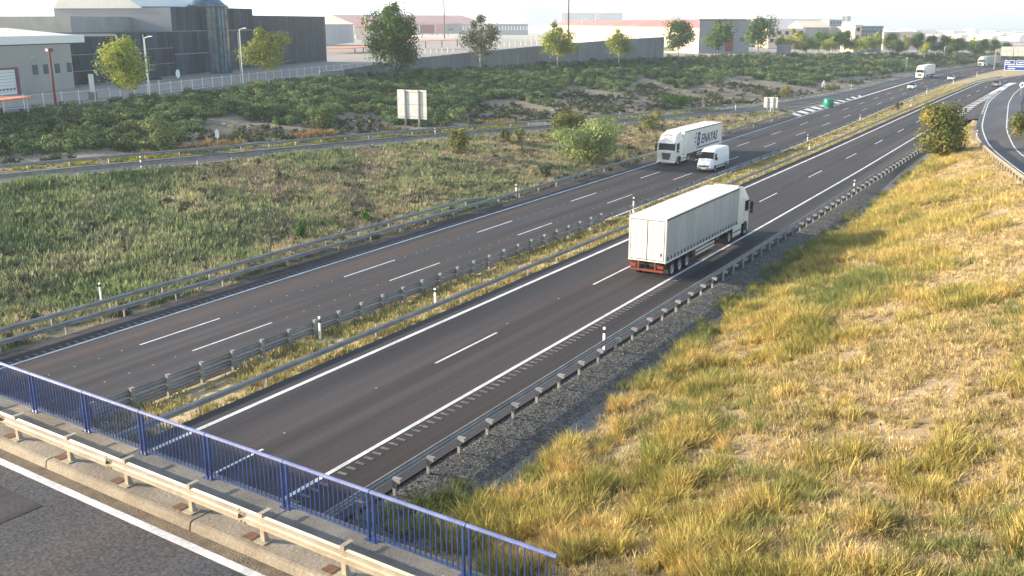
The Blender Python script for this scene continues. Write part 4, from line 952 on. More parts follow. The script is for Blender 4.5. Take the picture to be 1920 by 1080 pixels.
def van(loc, rz, label):
    t = empty('panel_van', loc, rz, label, 'van'); W = 1.0
    def s(y, zb, zs_, zt, w=W, wt=.86): return (y, [(0, zb), (w - .06, zb), (w, zb + .1), (w, zs_), (wt + .04, zt - .14), (wt - .12, zt), (0, zt + .04)])
    body = hull([s(0, .42, 1.6, 2.52, .96, .82), s(.12, .34, 1.62, 2.60), s(3.9, .34, 1.62, 2.66), s(4.45, .34, 1.55, 2.58, 1.0, .84), s(4.80, .34, 1.45, 2.28, 1.0, .80), s(5.34, .34, 1.25, 1.56, .98, .86), s(5.72, .36, 1.0, 1.30, .95, .80), s(5.96, .40, .84, 1.10, .88, .74), (6.08, [(0, .46), (.7, .46), (.76, .5), (.78, .7), (.72, .86), (.6, .92), (0, .94)])])
    b = part('body', body, M_WHITE, t, smooth=False, bevel=.02)
    part('windscreen', MB().add([(-.86, 5.38, 1.56), (.86, 5.38, 1.56), (.74, 4.85, 2.27), (-.74, 4.85, 2.27), (-.86, 5.30, 1.50), (.86, 5.30, 1.50), (.74, 4.78, 2.22), (-.74, 4.78, 2.22)], [(0, 1, 2, 3), (5, 4, 7, 6), (0, 4, 5, 1), (3, 2, 6, 7), (1, 5, 6, 2), (4, 0, 3, 7)]), M_GLASS, b)
    part('grille', MB().box(-.62, .62, 6.02, 6.10, .62, .80), M_BLACK, b, bevel=.01); part('front_bumper', MB().box(-.88, .88, 5.86, 6.14, .30, .56), M_GREYCAR, b, bevel=.05)
    part('front_plate', MB().box(-.26, .26, 6.14, 6.155, .40, .51), M_WHITE, b)
    part('badge', MB().tube([(0, 6.08, .84), (0, 6.11, .84)], .08, 10), M_RIM, b)
    for q in (-1, 1):
        part('headlight', MB().add([(q * .84, 5.93, .74), (q * .58, 6.05, .74), (q * .60, 6.0, .98), (q * .90, 5.74, 1.0), (q * .80, 5.85, .74), (q * .58, 5.95, .74), (q * .60, 5.9, .98), (q * .86, 5.66, 1.0)], [(0, 1, 2, 3), (4, 7, 6, 5), (0, 4, 5, 1), (3, 2, 6, 7), (1, 5, 6, 2), (0, 3, 7, 4)]), M_HEAD, b)
        part('side_window', MB().add([(q * 1.008, 4.1, 1.48), (q * 1.004, 5.16, 1.42), (q * .93, 4.80, 2.10), (q * .93, 4.1, 2.15), (q * .95, 4.1, 1.48), (q * .95, 5.16, 1.42), (q * .88, 4.80, 2.1), (q * .88, 4.1, 2.15)], [(0, 1, 2, 3), (4, 7, 6, 5), (0, 4, 5, 1), (2, 6, 7, 3), (1, 5, 6, 2), (0, 3, 7, 4)]), M_GLASS, b)
        part('mirror', MB().box(q * 1.16 - .09, q * 1.16 + .09, 4.95, 5.07, 1.38, 1.78), M_BLACK, b, bevel=.02)
        part('side_moulding', MB().box(q * 1.0 - .015, q * 1.0 + .015, .3, 4.9, .55, .72), M_GREYCAR, b)
        part('tail_lamp', MB().box(q * .9 - .06, q * .9 + .06, -.02, .1, .9, 1.4), M_REDLAMP, b)
        wheel(VW, t, q * .88, 1.2, .35); wheel(VW, t, q * .88, 4.95, .35)
        part('wheel_arch', MB().prism([(4.5, .36), (4.55, .62), (4.75, .78), (4.95, .82), (5.15, .78), (5.35, .62), (5.4, .36)], q * .995 - .012, q * .995 + .012), M_BLACK, b)
        part('wheel_arch', MB().prism([(.75, .36), (.8, .62), (1.0, .78), (1.2, .82), (1.4, .78), (1.6, .62), (1.65, .36)], q * 1.0 - .012, q * 1.0 + .008), M_BLACK, b)
    return t
van((-39.75, 116.1, ZL), math.pi, 'white high-roof panel van driving next to the lorry with lettering')

def car(loc, rz, paint, label):
    t = empty('car', loc, rz, label, 'car', 'cars on the motorway')
    def s(y, zb, zs_, zt, w, wt): return (y, [(0, zb), (w - .08, zb), (w, zb + .12), (w, zs_), (wt, zt - .06), (wt - .14, zt), (0, zt + .02)])
    b = part('body', hull([s(0, .38, .7, .86, .80, .72), s(.12, .28, .82, 1.0, .88, .74), s(.7, .24, .88, 1.02, .9, .72), s(1.3, .24, .9, 1.04, .9, .74), s(2.9, .24, .88, 1.0, .9, .76), s(3.6, .24, .78, .92, .88, .74), s(4.2, .3, .66, .80, .82, .66), (4.35, [(0, .36), (.62, .36), (.7, .42), (.72, .56), (.66, .64), (.5, .68), (0, .69)])]), paint, t, bevel=.02)
    part('cabin', hull([s(.5, .9, .95, 1.02, .72, .66), s(.95, .9, 1.1, 1.38, .74, .58), s(1.6, .9, 1.12, 1.46, .76, .60), s(2.3, .9, 1.12, 1.44, .76, .60), s(3.15, .9, .95, 1.0, .74, .68)]), M_GLASS, b)
    part('roof', hull([s(.9, 1.36, 1.37, 1.42, .58, .54), s(1.6, 1.42, 1.44, 1.49, .62, .56), s(2.3, 1.40, 1.42, 1.47, .62, .56)]), paint, b)
    for q in (-1, 1):
        part('headlight', MB().box(q * .62 - .16, q * .62 + .16, 4.16, 4.34, .58, .72), M_HEAD, b); part('tail_lamp', MB().box(q * .68 - .12, q * .68 + .12, -.02, .12, .7, .84), M_REDLAMP, b)
        part('mirror', MB().box(q * .98 - .08, q * .98 + .08, 2.75, 2.86, .95, 1.08), paint, b)
        wheel(CW, t, q * .80, .85, .32); wheel(CW, t, q * .80, 3.5, .32)
    part('grille', MB().box(-.4, .4, 4.28, 4.37, .40, .56), M_BLACK, b); part('plate', MB().box(-.25, .25, -.03, 0.02, .5, .61), M_WHITE, b)
    return t
car((-44.9, 283.0, ZL), math.pi, M_WHITE, 'white car nearest to the viewer on the far carriageway, below the distant lorry')
car((-41.9, 333.5, ZL), math.pi, M_WHITE, 'white car right of the distant lorry on the far carriageway')
car((-24.7, 279.0, ZR), 0, M_GREYCAR, 'dark grey car driving away on the near carriageway beside the striped gore')

# ------------------------------------------------------------------ marker posts, signs, beacon
DP = 'delineator posts along the carriageways'
M_DW = flat('delineator_white', (0.80, 0.80, 0.80), .5, var=.03)
dp_me = MB().prism([(-.06, -.05), (.06, -.05), (.06, .03), (0, .07), (-.06, .03)], -.1, .82, 'z').mesh('post', M_DW)
dpt = MB().prism([(-.06, -.05), (.06, -.05), (.06, .03), (0, .07), (-.06, .03)], .98, 1.08, 'z').mesh('head', M_DW)
dpb = MB().prism([(-.062, -.052), (.062, -.052), (.062, .032), (0, .072), (-.062, .032)], .82, .98, 'z').mesh('black_band', M_BLACK)
def delin(x, y, z, label, sc=1.0):
    r = empty('delineator_post', (x, y, z), 0, label, 'marker post', DP); r.scale = (1, 1, sc)
    link('post', dp_me, r); link('black_band', dpb, r); link('cap', dpt, r); return r
for x, y, z, lab, sc in [(-52.6, 37.2, -1.1, 'white marker post behind the double guardrail at the edge of the green slope', 1.1),
        (-50.3, 84.4, -1.25, 'white marker post at the far shoulder just past the end of the double guardrail', 1.1),
        (-35.2, 38.1, -1.1, 'tall white marker post attached to the tall median guardrail', 1.35),
        (-32.3, 44.9, -.2, 'short white and black marker post beside the single-beam median guardrail', 0.9),
        (-19.9, 42.0, -.1, 'white marker post at the gravel verge guardrail, right of the lane dashes', 1.2),
        (-19.9, 97.5, -.1, 'pinkish white marker post at the near guardrail ahead of the lorry', 1.1),
        (-36.0, 81.5, -1.1, 'white marker post in the median hidden partly by the near lorry roof', 1.35),
        (-36.0, 142.0, -1.1, 'white marker post in the median right of the white van', 1.35),
        (-31.9, 127.0, -.2, 'short marker post in the median ahead of the van', .9),
        (-36.4, 178.0, -1.1, 'white marker post in the median before the small median bush', 1.35),
        (-32.6, 205.0, -.2, 'short marker post below the small median bush', 0.9),
        (-37.6, 257.0, -1.1, 'white marker post in the median left of the grey car', 1.5),
        (-37.9, 305.0, -1.1, 'white marker post in the median further round the bend', 1.5),
        (-37.0, 352.0, -1.1, 'small white marker post in the median close to the gantry', 1.6),
        (-58.6, 272.0, -1.2, 'white marker post on the outer side of the entry lane', 1.2),
        (-13.3, 134.3, 1.6, 'white marker post where the ramp guardrail starts by the golden bush', 1.2),
        (-62.0, 187.7, -.7, 'white marker post left of the small sign backs', 1.1),
        (-55.4, 188.9, -1.05, 'thin white marker post right of the small sign backs', 1.2),
        (-71.6, 155.0, -.2, 'white marker post at the service road between the olive bushes', 1.1),
        (-77.1, 108.0, .9, 'white marker post on the service road right of the two large sign panels', 1.1),
        (-77.4, 60.6, 2.3, 'white marker post at the inner service road guardrail left of centre', 1.25)]:
    delin(x, y, z, lab, sc)
def sign_post(name, x, y, z, h, label, plates, rz=0.0, cat='road sign', r_=.04):
    t = empty(name, (x, y, z), rz, label, cat); part('pole', MB().tube([(0, 0, -.2), (0, 0, h)], r_, 8), M_GALV, t)
    for nm, mb_, mt in plates: part(nm, mb_, mt, t)
    return t
FACE = R(-35)
p = on_ground(409, 279, 2)
sign_post('marker_sign', p[0], p[1], p[2] - .05, 2.2, 'narrow white sign on a thin pole beside the service road guardrail', [('plate', MB().prism([(-.22, 1.35), (.0, 1.2), (.22, 1.35), (.22, 2.05), (0, 2.25), (-.22, 2.05)], -.07, -.045, 'y'), M_WHITE)], R(70))
p = at(1317, 208, -.5)
sign_post('yield_sign', p[0], p[1], p[2], 3.1, 'triangular yield sign seen from behind, beside the bright green shrub', [('plate', MB().prism([(-.62, 3.2), (.62, 3.2), (0, 2.15)], -.07, -.045, 'y'), M_GALVB), ('small_plate', MB().box(-.32, .32, -.07, -.045, 1.35, 1.85), M_GALVB)], R(25))
# big sign backs on the service road
def sign_back(corner_l, base, w, h, z0, n, posts, rz, label, gap=.12, zt=None):
    x, y, z = base; t = empty('direction_sign', (x, y, z), rz, label, 'road sign')
    xs = np.linspace(-w / 2, w / 2, n + 1)
    W_ = [.27, .46, .27] if n == 3 else [1 / n] * n; a = -w / 2
    for k in range(n):
        b = a + w * W_[k]; part('panel', MB().box(a + gap / 2 * (k > 0), b - gap / 2 * (k < n - 1), -.02, .03, z0, z0 + h), M_SIGNB, t, bevel=.02); a = b
    for px in posts: part('pole', MB().box(px - .09, px + .09, .035, .2, -.3, z0 + h - .1), M_SIGNP, t)
    for zz in np.linspace(z0 + .3, z0 + h - .3, 3): part('crossbar', MB().box(-w / 2 + .1, w / 2 - .1, .031, .05, zz - .03, zz + .03), M_SIGNP, t)
    return t
M_SIGNB = nmat('sign_back', [(0.52, 0.50, 0.45), (0.70, 0.68, 0.63)], 1.2, .5, metal=.1)
M_SIGNP = flat('sign_pole', (0.28, 0.29, 0.30), .5, metal=.3)
p = at(774, 248, 1.3)
sign_back(None, (p[0], p[1], 1.2), 4.6, 3.9, 1.9, 3, (-1.1, 1.03), R(186), 'large three-part road sign seen from behind on two poles above the service road')
p = at(1444, 212, -1)
sign_back(None, (p[0], p[1], -1.1), 2.7, 2.0, 1.1, 3, (-.55, .6), R(180), 'small three-part road sign seen from behind in the gore before the green beacon')
p = at(1698, 134, -.8)
sign_back(None, (p[0], p[1], p[2]), 2.4, 3.4, 1.4, 2, (-.6, .6), R(110), 'pale sign back at the outer edge of the entry lane left of the distant lorry')
# green gore beacon
p = at(1547, 202, ZL)
t = empty('gore_beacon', (p[0] + .2, p[1] + 2, ZL + .02), R(185), 'rounded green beacon standing at the tip of the merge gore', 'beacon')
M_GREEN = flat('beacon_green', (0.0, 0.22, 0.12), .35)
pf = [(0.0, .0), (1.0, .0), (1.12, .35), (1.12, 1.2), (1.0, 1.6), (.8, 1.75)]
m = MB()
for a_ in range(13):
    th = math.pi * (a_ / 12)
    for (q, h) in ((1.0, 0.0), (1.08, .4), (1.08, 1.5), (.95, 1.72)): m.v.append((q * math.cos(th), q * math.sin(th) * 1.1, h))
for a_ in range(12):
    for k in range(3): m.f.append((a_ * 4 + k, (a_ + 1) * 4 + k, (a_ + 1) * 4 + k + 1, a_ * 4 + k + 1)); m.m.append(0)
m.f.append(tuple(a_ * 4 + 3 for a_ in range(13))); m.m.append(0); m.f.append(tuple(range(4)) + tuple(51 - k for k in range(4))); m.m.append(0)
part('body', m, M_GREEN, t, smooth=True)
p = at(1544, 166, -.9)
t = empty('marker_stone', (p[0], p[1], p[2]), R(20), 'pale pointed roadside marker on the bank behind the entry lane', 'marker')
part('body', MB().prism([(-.45, 0), (.45, 0), (.45, 1.1), (0, 2.1), (-.45, 1.1)], -.2, .2, 'y'), M_WHITE, t); part('inset', MB().box(-.12, .12, -.22, -.205, .1, .9), M_SIGNP, t)
# gantry and blue direction sign at the bend
p = at(1863, 131, ZL)
gt = empty('sign_gantry', (p[0] - .5, p[1] + 6, ZL), R(8), 'tall gantry over the far carriageway carrying pale sign backs', 'gantry')
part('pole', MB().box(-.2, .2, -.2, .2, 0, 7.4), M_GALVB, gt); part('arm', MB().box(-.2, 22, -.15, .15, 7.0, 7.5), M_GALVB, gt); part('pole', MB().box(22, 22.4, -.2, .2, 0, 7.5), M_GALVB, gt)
for k, (a, b) in enumerate(((1.6, 5.8), (6.05, 10.2), (10.4, 14.6))):
    for j in range(2):
        part('panel', MB().box(a, b, -.4, -.3, 4.9 + j * 1.75, 6.6 + j * 1.75), M_SIGNB, gt)
p = at(1881, 143, -.2)
bs = empty('blue_direction_sign', (p[0], p[1], -.3), R(-2), 'blue motorway direction sign with white borders beside the bend', 'road sign')
M_SBLUE = flat('sign_blue', (0.01, 0.05, 0.30), .4, var=.05)
part('pole', MB().tube([(.3, .1, 0), (.3, .1, 5.2)], .09), M_GALVB, bs); part('pole', MB().tube([(6.4, .1, 0), (6.4, .1, 5.2)], .09), M_GALVB, bs)
for (a, b, z0, z1) in ((.0, 2.6, 3.75, 4.9), (3.2, 6.7, 3.75, 4.9), (.0, 6.7, 1.9, 3.65)):
    pn = part('panel', MB().box(a, b, -.03, .0, z0, z1), M_WHITE, bs, bevel=.01); part('face', MB().box(a + .12, b - .12, -.045, -.031, z0 + .12, z1 - .12), M_SBLUE, pn)
    w = b - a
    for j in range(1 if z1 > 4 else 2):
        zc = z0 + (z1 - z0) * (.5 if z1 > 4 else .68 - .36 * j); part('lettering', MB().box(a + w * .14, a + w * (.55 if z1 > 4 else .8 - .35 * j), -.056, -.046, zc - .11, zc + .11), M_WHITE, pn)
p = at(1878, 178, .8)
sign_post('round_sign', p[0] + 3.4, p[1] + 4, .7, 2.4, 'small arched white sign with a dark figure beside the exit ramp', [('plate', MB().prism([(.5 * math.cos(a), 2.1 + .6 * math.sin(a)) for a in np.linspace(0, 2 * math.pi, 16)[:-1]], -.06, -.03, 'y'), M_WHITE), ('symbol', MB().box(-.14, .14, -.075, -.061, 1.75, 2.4), M_NAVY)])

# ------------------------------------------------------------------ industrial estate on the left
M_WALLG = nmat('hall_wall', [(0.28, 0.26, 0.235), (0.34, 0.315, 0.285)], 0.25, .6, stretch=(1, 1, .3), fine=.05, fine_scale=2)
M_PARAPET = flat('parapet_white', (0.76, 0.72, 0.64), .5, var=.04)
M_CLAD = nmat('dark_cladding', [(0.008, 0.020, 0.032), (0.022, 0.044, 0.062), (0.014, 0.030, 0.046)], 0.35, .55, spec=.08, stretch=(1, 1, .15), rand=.65)
M_CLAD2 = nmat('grey_cladding', [(0.028, 0.042, 0.052), (0.052, 0.068, 0.080)], 0.5, .6, spec=.08, stretch=(1, 1, .1), rand=.14)
M_LIGHTCLAD = nmat('light_cladding', [(0.26, 0.26, 0.25), (0.33, 0.33, 0.31)], 0.4, .5, rand=.12)
M_GLASSB = flat('turret_glass', (0.05, 0.11, 0.15), .12, spec=.8, var=.4, scale=.6)
M_DARKRED = flat('dark_red_steel', (0.20, 0.035, 0.03), .5)
M_MAROON = flat('maroon_frame', (0.17, 0.03, 0.08), .5)
M_SHEET = nmat('sheet_metal_fence', [(0.17, 0.18, 0.19), (0.23, 0.24, 0.25)], 0.3, .5, metal=.2, stretch=(1, 1, .2), rand=.12)
M_CREAM = nmat('cream_wall', [(0.60, 0.47, 0.34), (0.70, 0.56, 0.42)], 0.05, .7)
M_WHITEW = nmat('white_wall', [(0.62, 0.60, 0.57), (0.74, 0.72, 0.69)], 0.03, .6)
M_REDROOF = nmat('red_roof', [(0.42, 0.15, 0.12), (0.52, 0.22, 0.18)], 0.05, .6)
M_GREYW = nmat('grey_wall', [(0.22, 0.23, 0.25), (0.30, 0.31, 0.33)], 0.05, .6)
M_BRICKR = flat('red_container', (0.25, 0.06, 0.05), .6)
M_DTRAIL = flat('dark_container', (0.05, 0.04, 0.045), .6)
M_BEIGEB = nmat('beige_block', [(0.52, 0.44, 0.32), (0.60, 0.52, 0.40)], 0.1, .7)

A0 = np.array([-151.1, 106.9]); A1 = np.array([-191.1, 215.7]); AD = (A1 - A0) / np.linalg.norm(A1 - A0); AL = float(np.linalg.norm(A1 - A0)); AN = np.array([AD[1], -AD[0]])  # AN faces the road
def along(u, z=5.0):
    """distance along the building line at which photo column u falls"""
    lo, hi = -60.0, 260.0
    for _ in range(50):
        mid = (lo + hi) / 2; q = A0 + AD * mid; uu = proj(q[0], q[1], z)[0]
        if uu < u: lo = mid
        else: hi = mid
    return (lo + hi) / 2
def height_at(t, v, off=0.0):
    q = A0 + AD * t + AN * off; lo, hi = 0.0, 60.0
    for _ in range(40):
        mid = (lo + hi) / 2; vv = proj(q[0], q[1], mid)[1]
        if vv > v: lo = mid
        else: hi = mid
    return (lo + hi) / 2
def facade_matrix(): return Matrix(((AD[0], -AN[0], 0, A0[0]), (AD[1], -AN[1], 0, A0[1]), (0, 0, 1, 5.0), (0, 0, 0, 1)))   # local x along, y into the building
FM = facade_matrix()
def fempty(name, label, cat, t=0.0, off=0.0):
    r = empty(name, (0, 0, 0), 0, label, cat); r.matrix_world = FM @ Matrix.Translation((t, off, 0)); return r
hall = fempty('warehouse', 'grey walled warehouse with white parapet, four square windows and a roller door', 'building')
h_wall = 7.4
t_end = along(141)
part('wall', MB().box(-60, t_end, 0, 28, 0, h_wall), M_WALLG, hall)
part('parapet', MB().box(-60.2, t_end + 4, -.12, 28, h_wall + .10, h_wall + 1.35), M_PARAPET, hall, bevel=.03)
part('cornice', MB().box(-60.1, t_end + .05, -.06, 0.0, h_wall - .06, h_wall + .098), M_BLACK, hall)
part('roof', MB().prism([(1.0, h_wall + 1.355), (14, h_wall + 2.5), (27, h_wall + 1.355)], -60, t_end + 3, 'x'), M_PARAPET, hall)
for u in (66, 86, 107.5, 130):
    t0 = along(u, 8.5); fr = part('window', MB().box(t0 - .62, t0 + .62, -.05, -.001, 2.75, 4.25), M_BLACK, hall); part('pane', MB().box(t0 - .5, t0 + .5, -.07, -.051, 2.87, 4.13), M_GLASSB, fr)
td = along(34, 6.5)
dr = part('roller_door', MB().box(td - 7.5, td - .5, -.08, -.001, 0.05, 3.9), M_LIGHTCLAD, hall)
for k in range(8): part('door_slat', MB().box(td - 7.5, td - .5, -.10, -.081, .1 + k * .47, .5 + k * .47), M_WHITEW, dr)
for k in range(8): part('pane', MB().box(td - 7.0 + k * .8, td - 6.45 + k * .8, -.115, -.101, .75, .95), M_BLACK, dr)
part('door_jamb', MB().box(td - .5, td + .15, -.25, -.001, 0.0, 4.1), M_MAROON, hall); part('door_head', MB().box(td - 7.6, td - .5, -.25, -.001, 3.9, 4.1), M_DARKRED, hall)
part('wall_lamp', MB().tube([(along(54, 10), 0, 4.9), (along(54, 10), -.5, 5.5), (along(54, 10) + .2, -.8, 5.5)], .07, 6), M_PARAPET, hall)
for k in range(12): part('wall_joint', MB().box(t_end - 5 * k - 2.02, t_end - 5 * k - 1.98, -.012, -.001, 0, h_wall - .1), M_GREYW, hall)
gl = fempty('dark_glass_hall', 'long dark glazed and clad hall with stepped roofline and a round glass turret', 'building')
segs = [(141, 226, 8.3, M_CLAD, 0), (226, 331, 8.9, M_CLAD, 0), (331, 480, None, M_CLAD, 0), (480, 613, None, M_CLAD2, 0)]
tops = {331: 23, 480: 8, 481: 33, 613: 29}
for (ua, ub, h, mt, off) in segs:
    a, b = along(ua), along(ub)
    if h is None: h = height_at((a + b) / 2, (tops.get(ua if ua != 480 else 481) + tops[ub]) / 2) - 5.0
    part('wall', MB().box(a + .02, b - .02, .06, 26, 0, h - .05), M_GREYW, gl)
    part('roof_edge', MB().box(a, b, -.04, 26, h - .04, h + .12), M_BLACK if mt is M_CLAD2 else M_CLAD2, gl)
    n = int((b - a) / 1.9)
    for k in range(n):
        x0 = a + (b - a) * k / n; x1 = a + (b - a) * (k + 1) / n
        for (z0, z1) in ([(0.4, h * .33), (h * .335, h * .66), (h * .665, h)] if mt is M_CLAD else [(0.3, h)]):
            part('facade_panel', MB().box(x0 + .05, x1 - .05, -.04 - (.03 if k % 3 == 0 else 0), .055, z0 + .03, z1 - .06), mt, gl)
    part('plinth', MB().box(a, b, -.08, .05, 0, .38), M_CONC_G, gl)
a, b = along(228), along(331)
part('upper_storey', MB().box(a, b, 9, 24, 8.9, height_at(along(290), 31, -9) - 5), M_LIGHTCLAD, gl)
a, b = along(206), along(232)
for ub_ in (226, 275, 450 ):
    q = along(ub_); part('corner_strip', MB().box(q - .12, q + .12, -.14, -.05, 0, 8.6), M_PARAPET, gl)
tc = along(411); trt = MB(); hT = height_at(tc, 12) - 5
for (r_, z) in ((4.2, 0), (4.2, hT - .2)):
    for k in range(24): an = 2 * math.pi * k / 24; trt.v.append((tc + r_ * math.cos(an), 1.6 + r_ * math.sin(an), z))
for k in range(24): trt.f.append((k, (k + 1) % 24, 24 + (k + 1) % 24, 24 + k)); trt.m.append(0)
part('turret', trt, M_GLASSB, gl)
for k in range(24):
    an = 2 * math.pi * (k + .5) / 24
    if math.sin(an) < .3: part('mullion', MB().tube([(tc + 4.25 * math.cos(an), 1.6 + 4.25 * math.sin(an), 0), (tc + 4.25 * math.cos(an), 1.6 + 4.25 * math.sin(an), hT - .2)], .06, 5), M_CLAD2, gl)
for j in range(1, 6): part('transom', MB().tube([(tc + 4.27 * math.cos(2 * math.pi * k / 24), 1.6 + 4.27 * math.sin(2 * math.pi * k / 24), hT * j / 6) for k in range(11, 26)], .06, 5), M_CLAD2, gl)
cone = MB(); o_ = 0
rr = [(4.7, 0), (3.6, .9), (2.2, 2.3), (1.0, 4.2), (.15, 5.6)]
for r_, z in rr:
    for k in range(24): an = 2 * math.pi * k / 24; cone.v.append((tc + r_ * math.cos(an), 1.6 + r_ * math.sin(an), hT - .2 + z))
for j in range(4):
    for k in range(24): cone.f.append((j * 24 + k, j * 24 + (k + 1) % 24, (j + 1) * 24 + (k + 1) % 24, (j + 1) * 24 + k)); cone.m.append(0)
cone.f.append(tuple(range(24))[::-1]); cone.m.append(0)
part('turret_roof', cone, M_GLASSB, gl, smooth=True)
part('canopy_roof', MB().prism([(6, hT - .6), (14, hT + 4.5), (22, hT + 4.5), (26, hT - .6)], along(330), along(470), 'x'), M_PARAPET, gl)
# street in front, its kerb, fences
kx = lambda y: min(float(KB(y)), float(SF(y)) - 12)
o = ribbon('estate_street', lambda y: kx(y) - 9.0 - (0 if y < 170 else .0), lambda y: kx(y) - 1.2, lambda y: float(ZP(y)) + 0.02, -60, 150, M_STREET)
o = ribbon('kerb', lambda y: kx(y) - 1.15, lambda y: kx(y) - .55, lambda y: float(ZP(y)) + 0.12, -60, 330, M_CONC)
def run_pts(f, y0, y1, step):
    out = [(float(f(y0)), y0)]; y = y0
    while y < y1:
        dx = (float(f(y + .5)) - float(f(y))) / .5; y += step / math.sqrt(1 + dx * dx); out.append((float(f(y)), y))
    return out
def fence(label, f, y0, y1, step, h, infill, name='yard_fence'):
    t = empty(name, (0, 0, 0), 0, label, 'fence'); P = run_pts(f, y0, y1, step)
    pm = MB().tube([(0, 0, 0), (0, 0, h)], .06, 7).tube([(0, 0, h), (0, 0, h + .12)], .08, 7).mesh('post', M_PARAPET)
    for x, y in P: link('post', pm, t, (x, y, float(ZP(y)) + .02))
    tr = MB().tube([(x, y, float(ZP(y)) + h - .08) for x, y in P], .035, 5); part('top_rail', tr, M_PARAPET, t)
    part('bottom_rail', MB().tube([(x, y, float(ZP(y)) + .2) for x, y in P], .03, 5), M_PARAPET, t)
    ws = MB()
    for (xa, ya), (xb, yb) in zip(P[:-1], P[1:]):
        n = infill
        for k in range(1, n):
            x, y = xa + (xb - xa) * k / n, ya + (yb - ya) * k / n; z = float(ZP(y)); ws.box(x - .012, x + .012, y - .012, y + .012, z + .2, z + h - .08)
    w = part('wire_bars', ws, M_GALV, t); w['kind'] = 'stuff'; return t
FF = lut([(40, -117.5), (74.3, -118.9), (93, -121.5), (103, -125.6), (118.9, -131.2), (138.5, -138.1), (166, -146.4), (190, -150)])
fence('fence with pale posts in front of the grey warehouse', lambda y: FF(y) - .6, 44, 91, 3.0, 1.75, 14)
fence('fence of bars with pale posts before the dark glazed hall', lambda y: FF(y) - .6, 94, 188, 3.4, 1.7, 16)
t = empty('carport', (0, 0, 0), 0, 'low orange roofed carport beside the warehouse roller door at the left edge', 'shelter'); p = at(44, 184, 7.0)
t.location = (p[0], p[1], 5.0); t.rotation_euler = (0, 0, math.atan2(AD[1], AD[0]))
part('roof', MB().box(-14, 0, -1, 3.6, 2.0, 2.2), M_ORANGE, t, bevel=.02)
for k in range(4): part('post', MB().tube([(-.4 - 4.2 * k, -.7, 0), (-.4 - 4.2 * k, -.7, 2.0)], .06, 6), M_PARAPET, t)
def mast(u, vb, z, h, r_, mat, label, head=None, name='lamp_post'):
    p = at(u, vb, z); t = empty(name, (p[0], p[1], z), 0, label, 'lamp post' if name == 'lamp_post' else 'mast'); part('pole', MB().tube([(0, 0, -.2), (0, 0, h)], [r_, r_ * .7], 8), mat, t)
    if head == 'box': part('lamp_head', MB().box(-.35, .35, -.35, .35, h - .1, h + .35), mat, t); part('lamp', MB().box(-.2, .2, -.38, -.351, h, h + .25), M_HEAD, t)
    if head == 'arm': part('lamp_head', MB().tube([(0, 0, h), (1.2, 0, h + .25)], .05, 6).box(1.1, 1.7, -.12, .12, h + .18, h + .3), mat, t)
    if head == 'ring':
        part('lamp_head', MB().box(-1.2, 1.2, -.1, .1, h - .1, h + .1), M_GREYCAR, t)
        for k in (-1, 0, 1): part('lamp', MB().box(k - .3, k + .3, -.35, .35, h - .45, h - .1), M_GREYCAR, t)
    return t
mast(105, 200, 5, 7.2, .18, M_DARKRED, 'dark red lamp post with a square lamp head in front of the grey warehouse', 'box')
mast(281, 182, 5, 8.6, .12, M_PARAPET, 'thin white lamp post against the dark hall, right of the first yellow-green tree', 'arm')
mast(456, 158, 5, 9.6, .12, M_PARAPET, 'thin white lamp post against the dark hall, left of the second yellow-green tree', 'arm')
mast(1090, 116, 5, 11.5, .12, M_PARAPET, 'pale lamp post rising in front of the sheet metal fence', 'arm')
p = at(336, 168, 5); sign_post('street_sign', p[0], p[1], 5, 3.0, 'white oval sign on a post before the dark hall', [('plate', MB().prism([(.35 * math.cos(a), 2.6 + .7 * math.sin(a)) for a in np.linspace(0, 2 * math.pi, 16)[:-1]], -.06, -.03, 'y'), M_WHITE)], R(60))
p = at(175, 186, 5); t = empty('white_totem', (p[0], p[1], 5), R(60), 'white totem panel at the street corner left of the first tree', 'sign'); part('body', MB().box(-.35, .35, -.12, .12, 0, 3.6), M_WHITE, t, bevel=.02); part('base', MB().box(-.6, .6, -.2, .2, 0, 1.0), M_CONC_G, t)
p = at(291, 180, 5); t = empty('street_sign', (p[0], p[1], 5), R(60), 'flat dark sign board on two short posts right of the first tree', 'sign'); part('panel', MB().box(-1.2, 1.2, -.1, .1, 2.4, 2.75), M_BLACK, t)
for s in (-.7, .7): part('pole', MB().tube([(s, 0, 0), (s, 0, 2.4)], .07, 6), M_PARAPET, t)
for k, u in enumerate((172, 300)):
    p = at(u, 184 - 4 * k, 5)
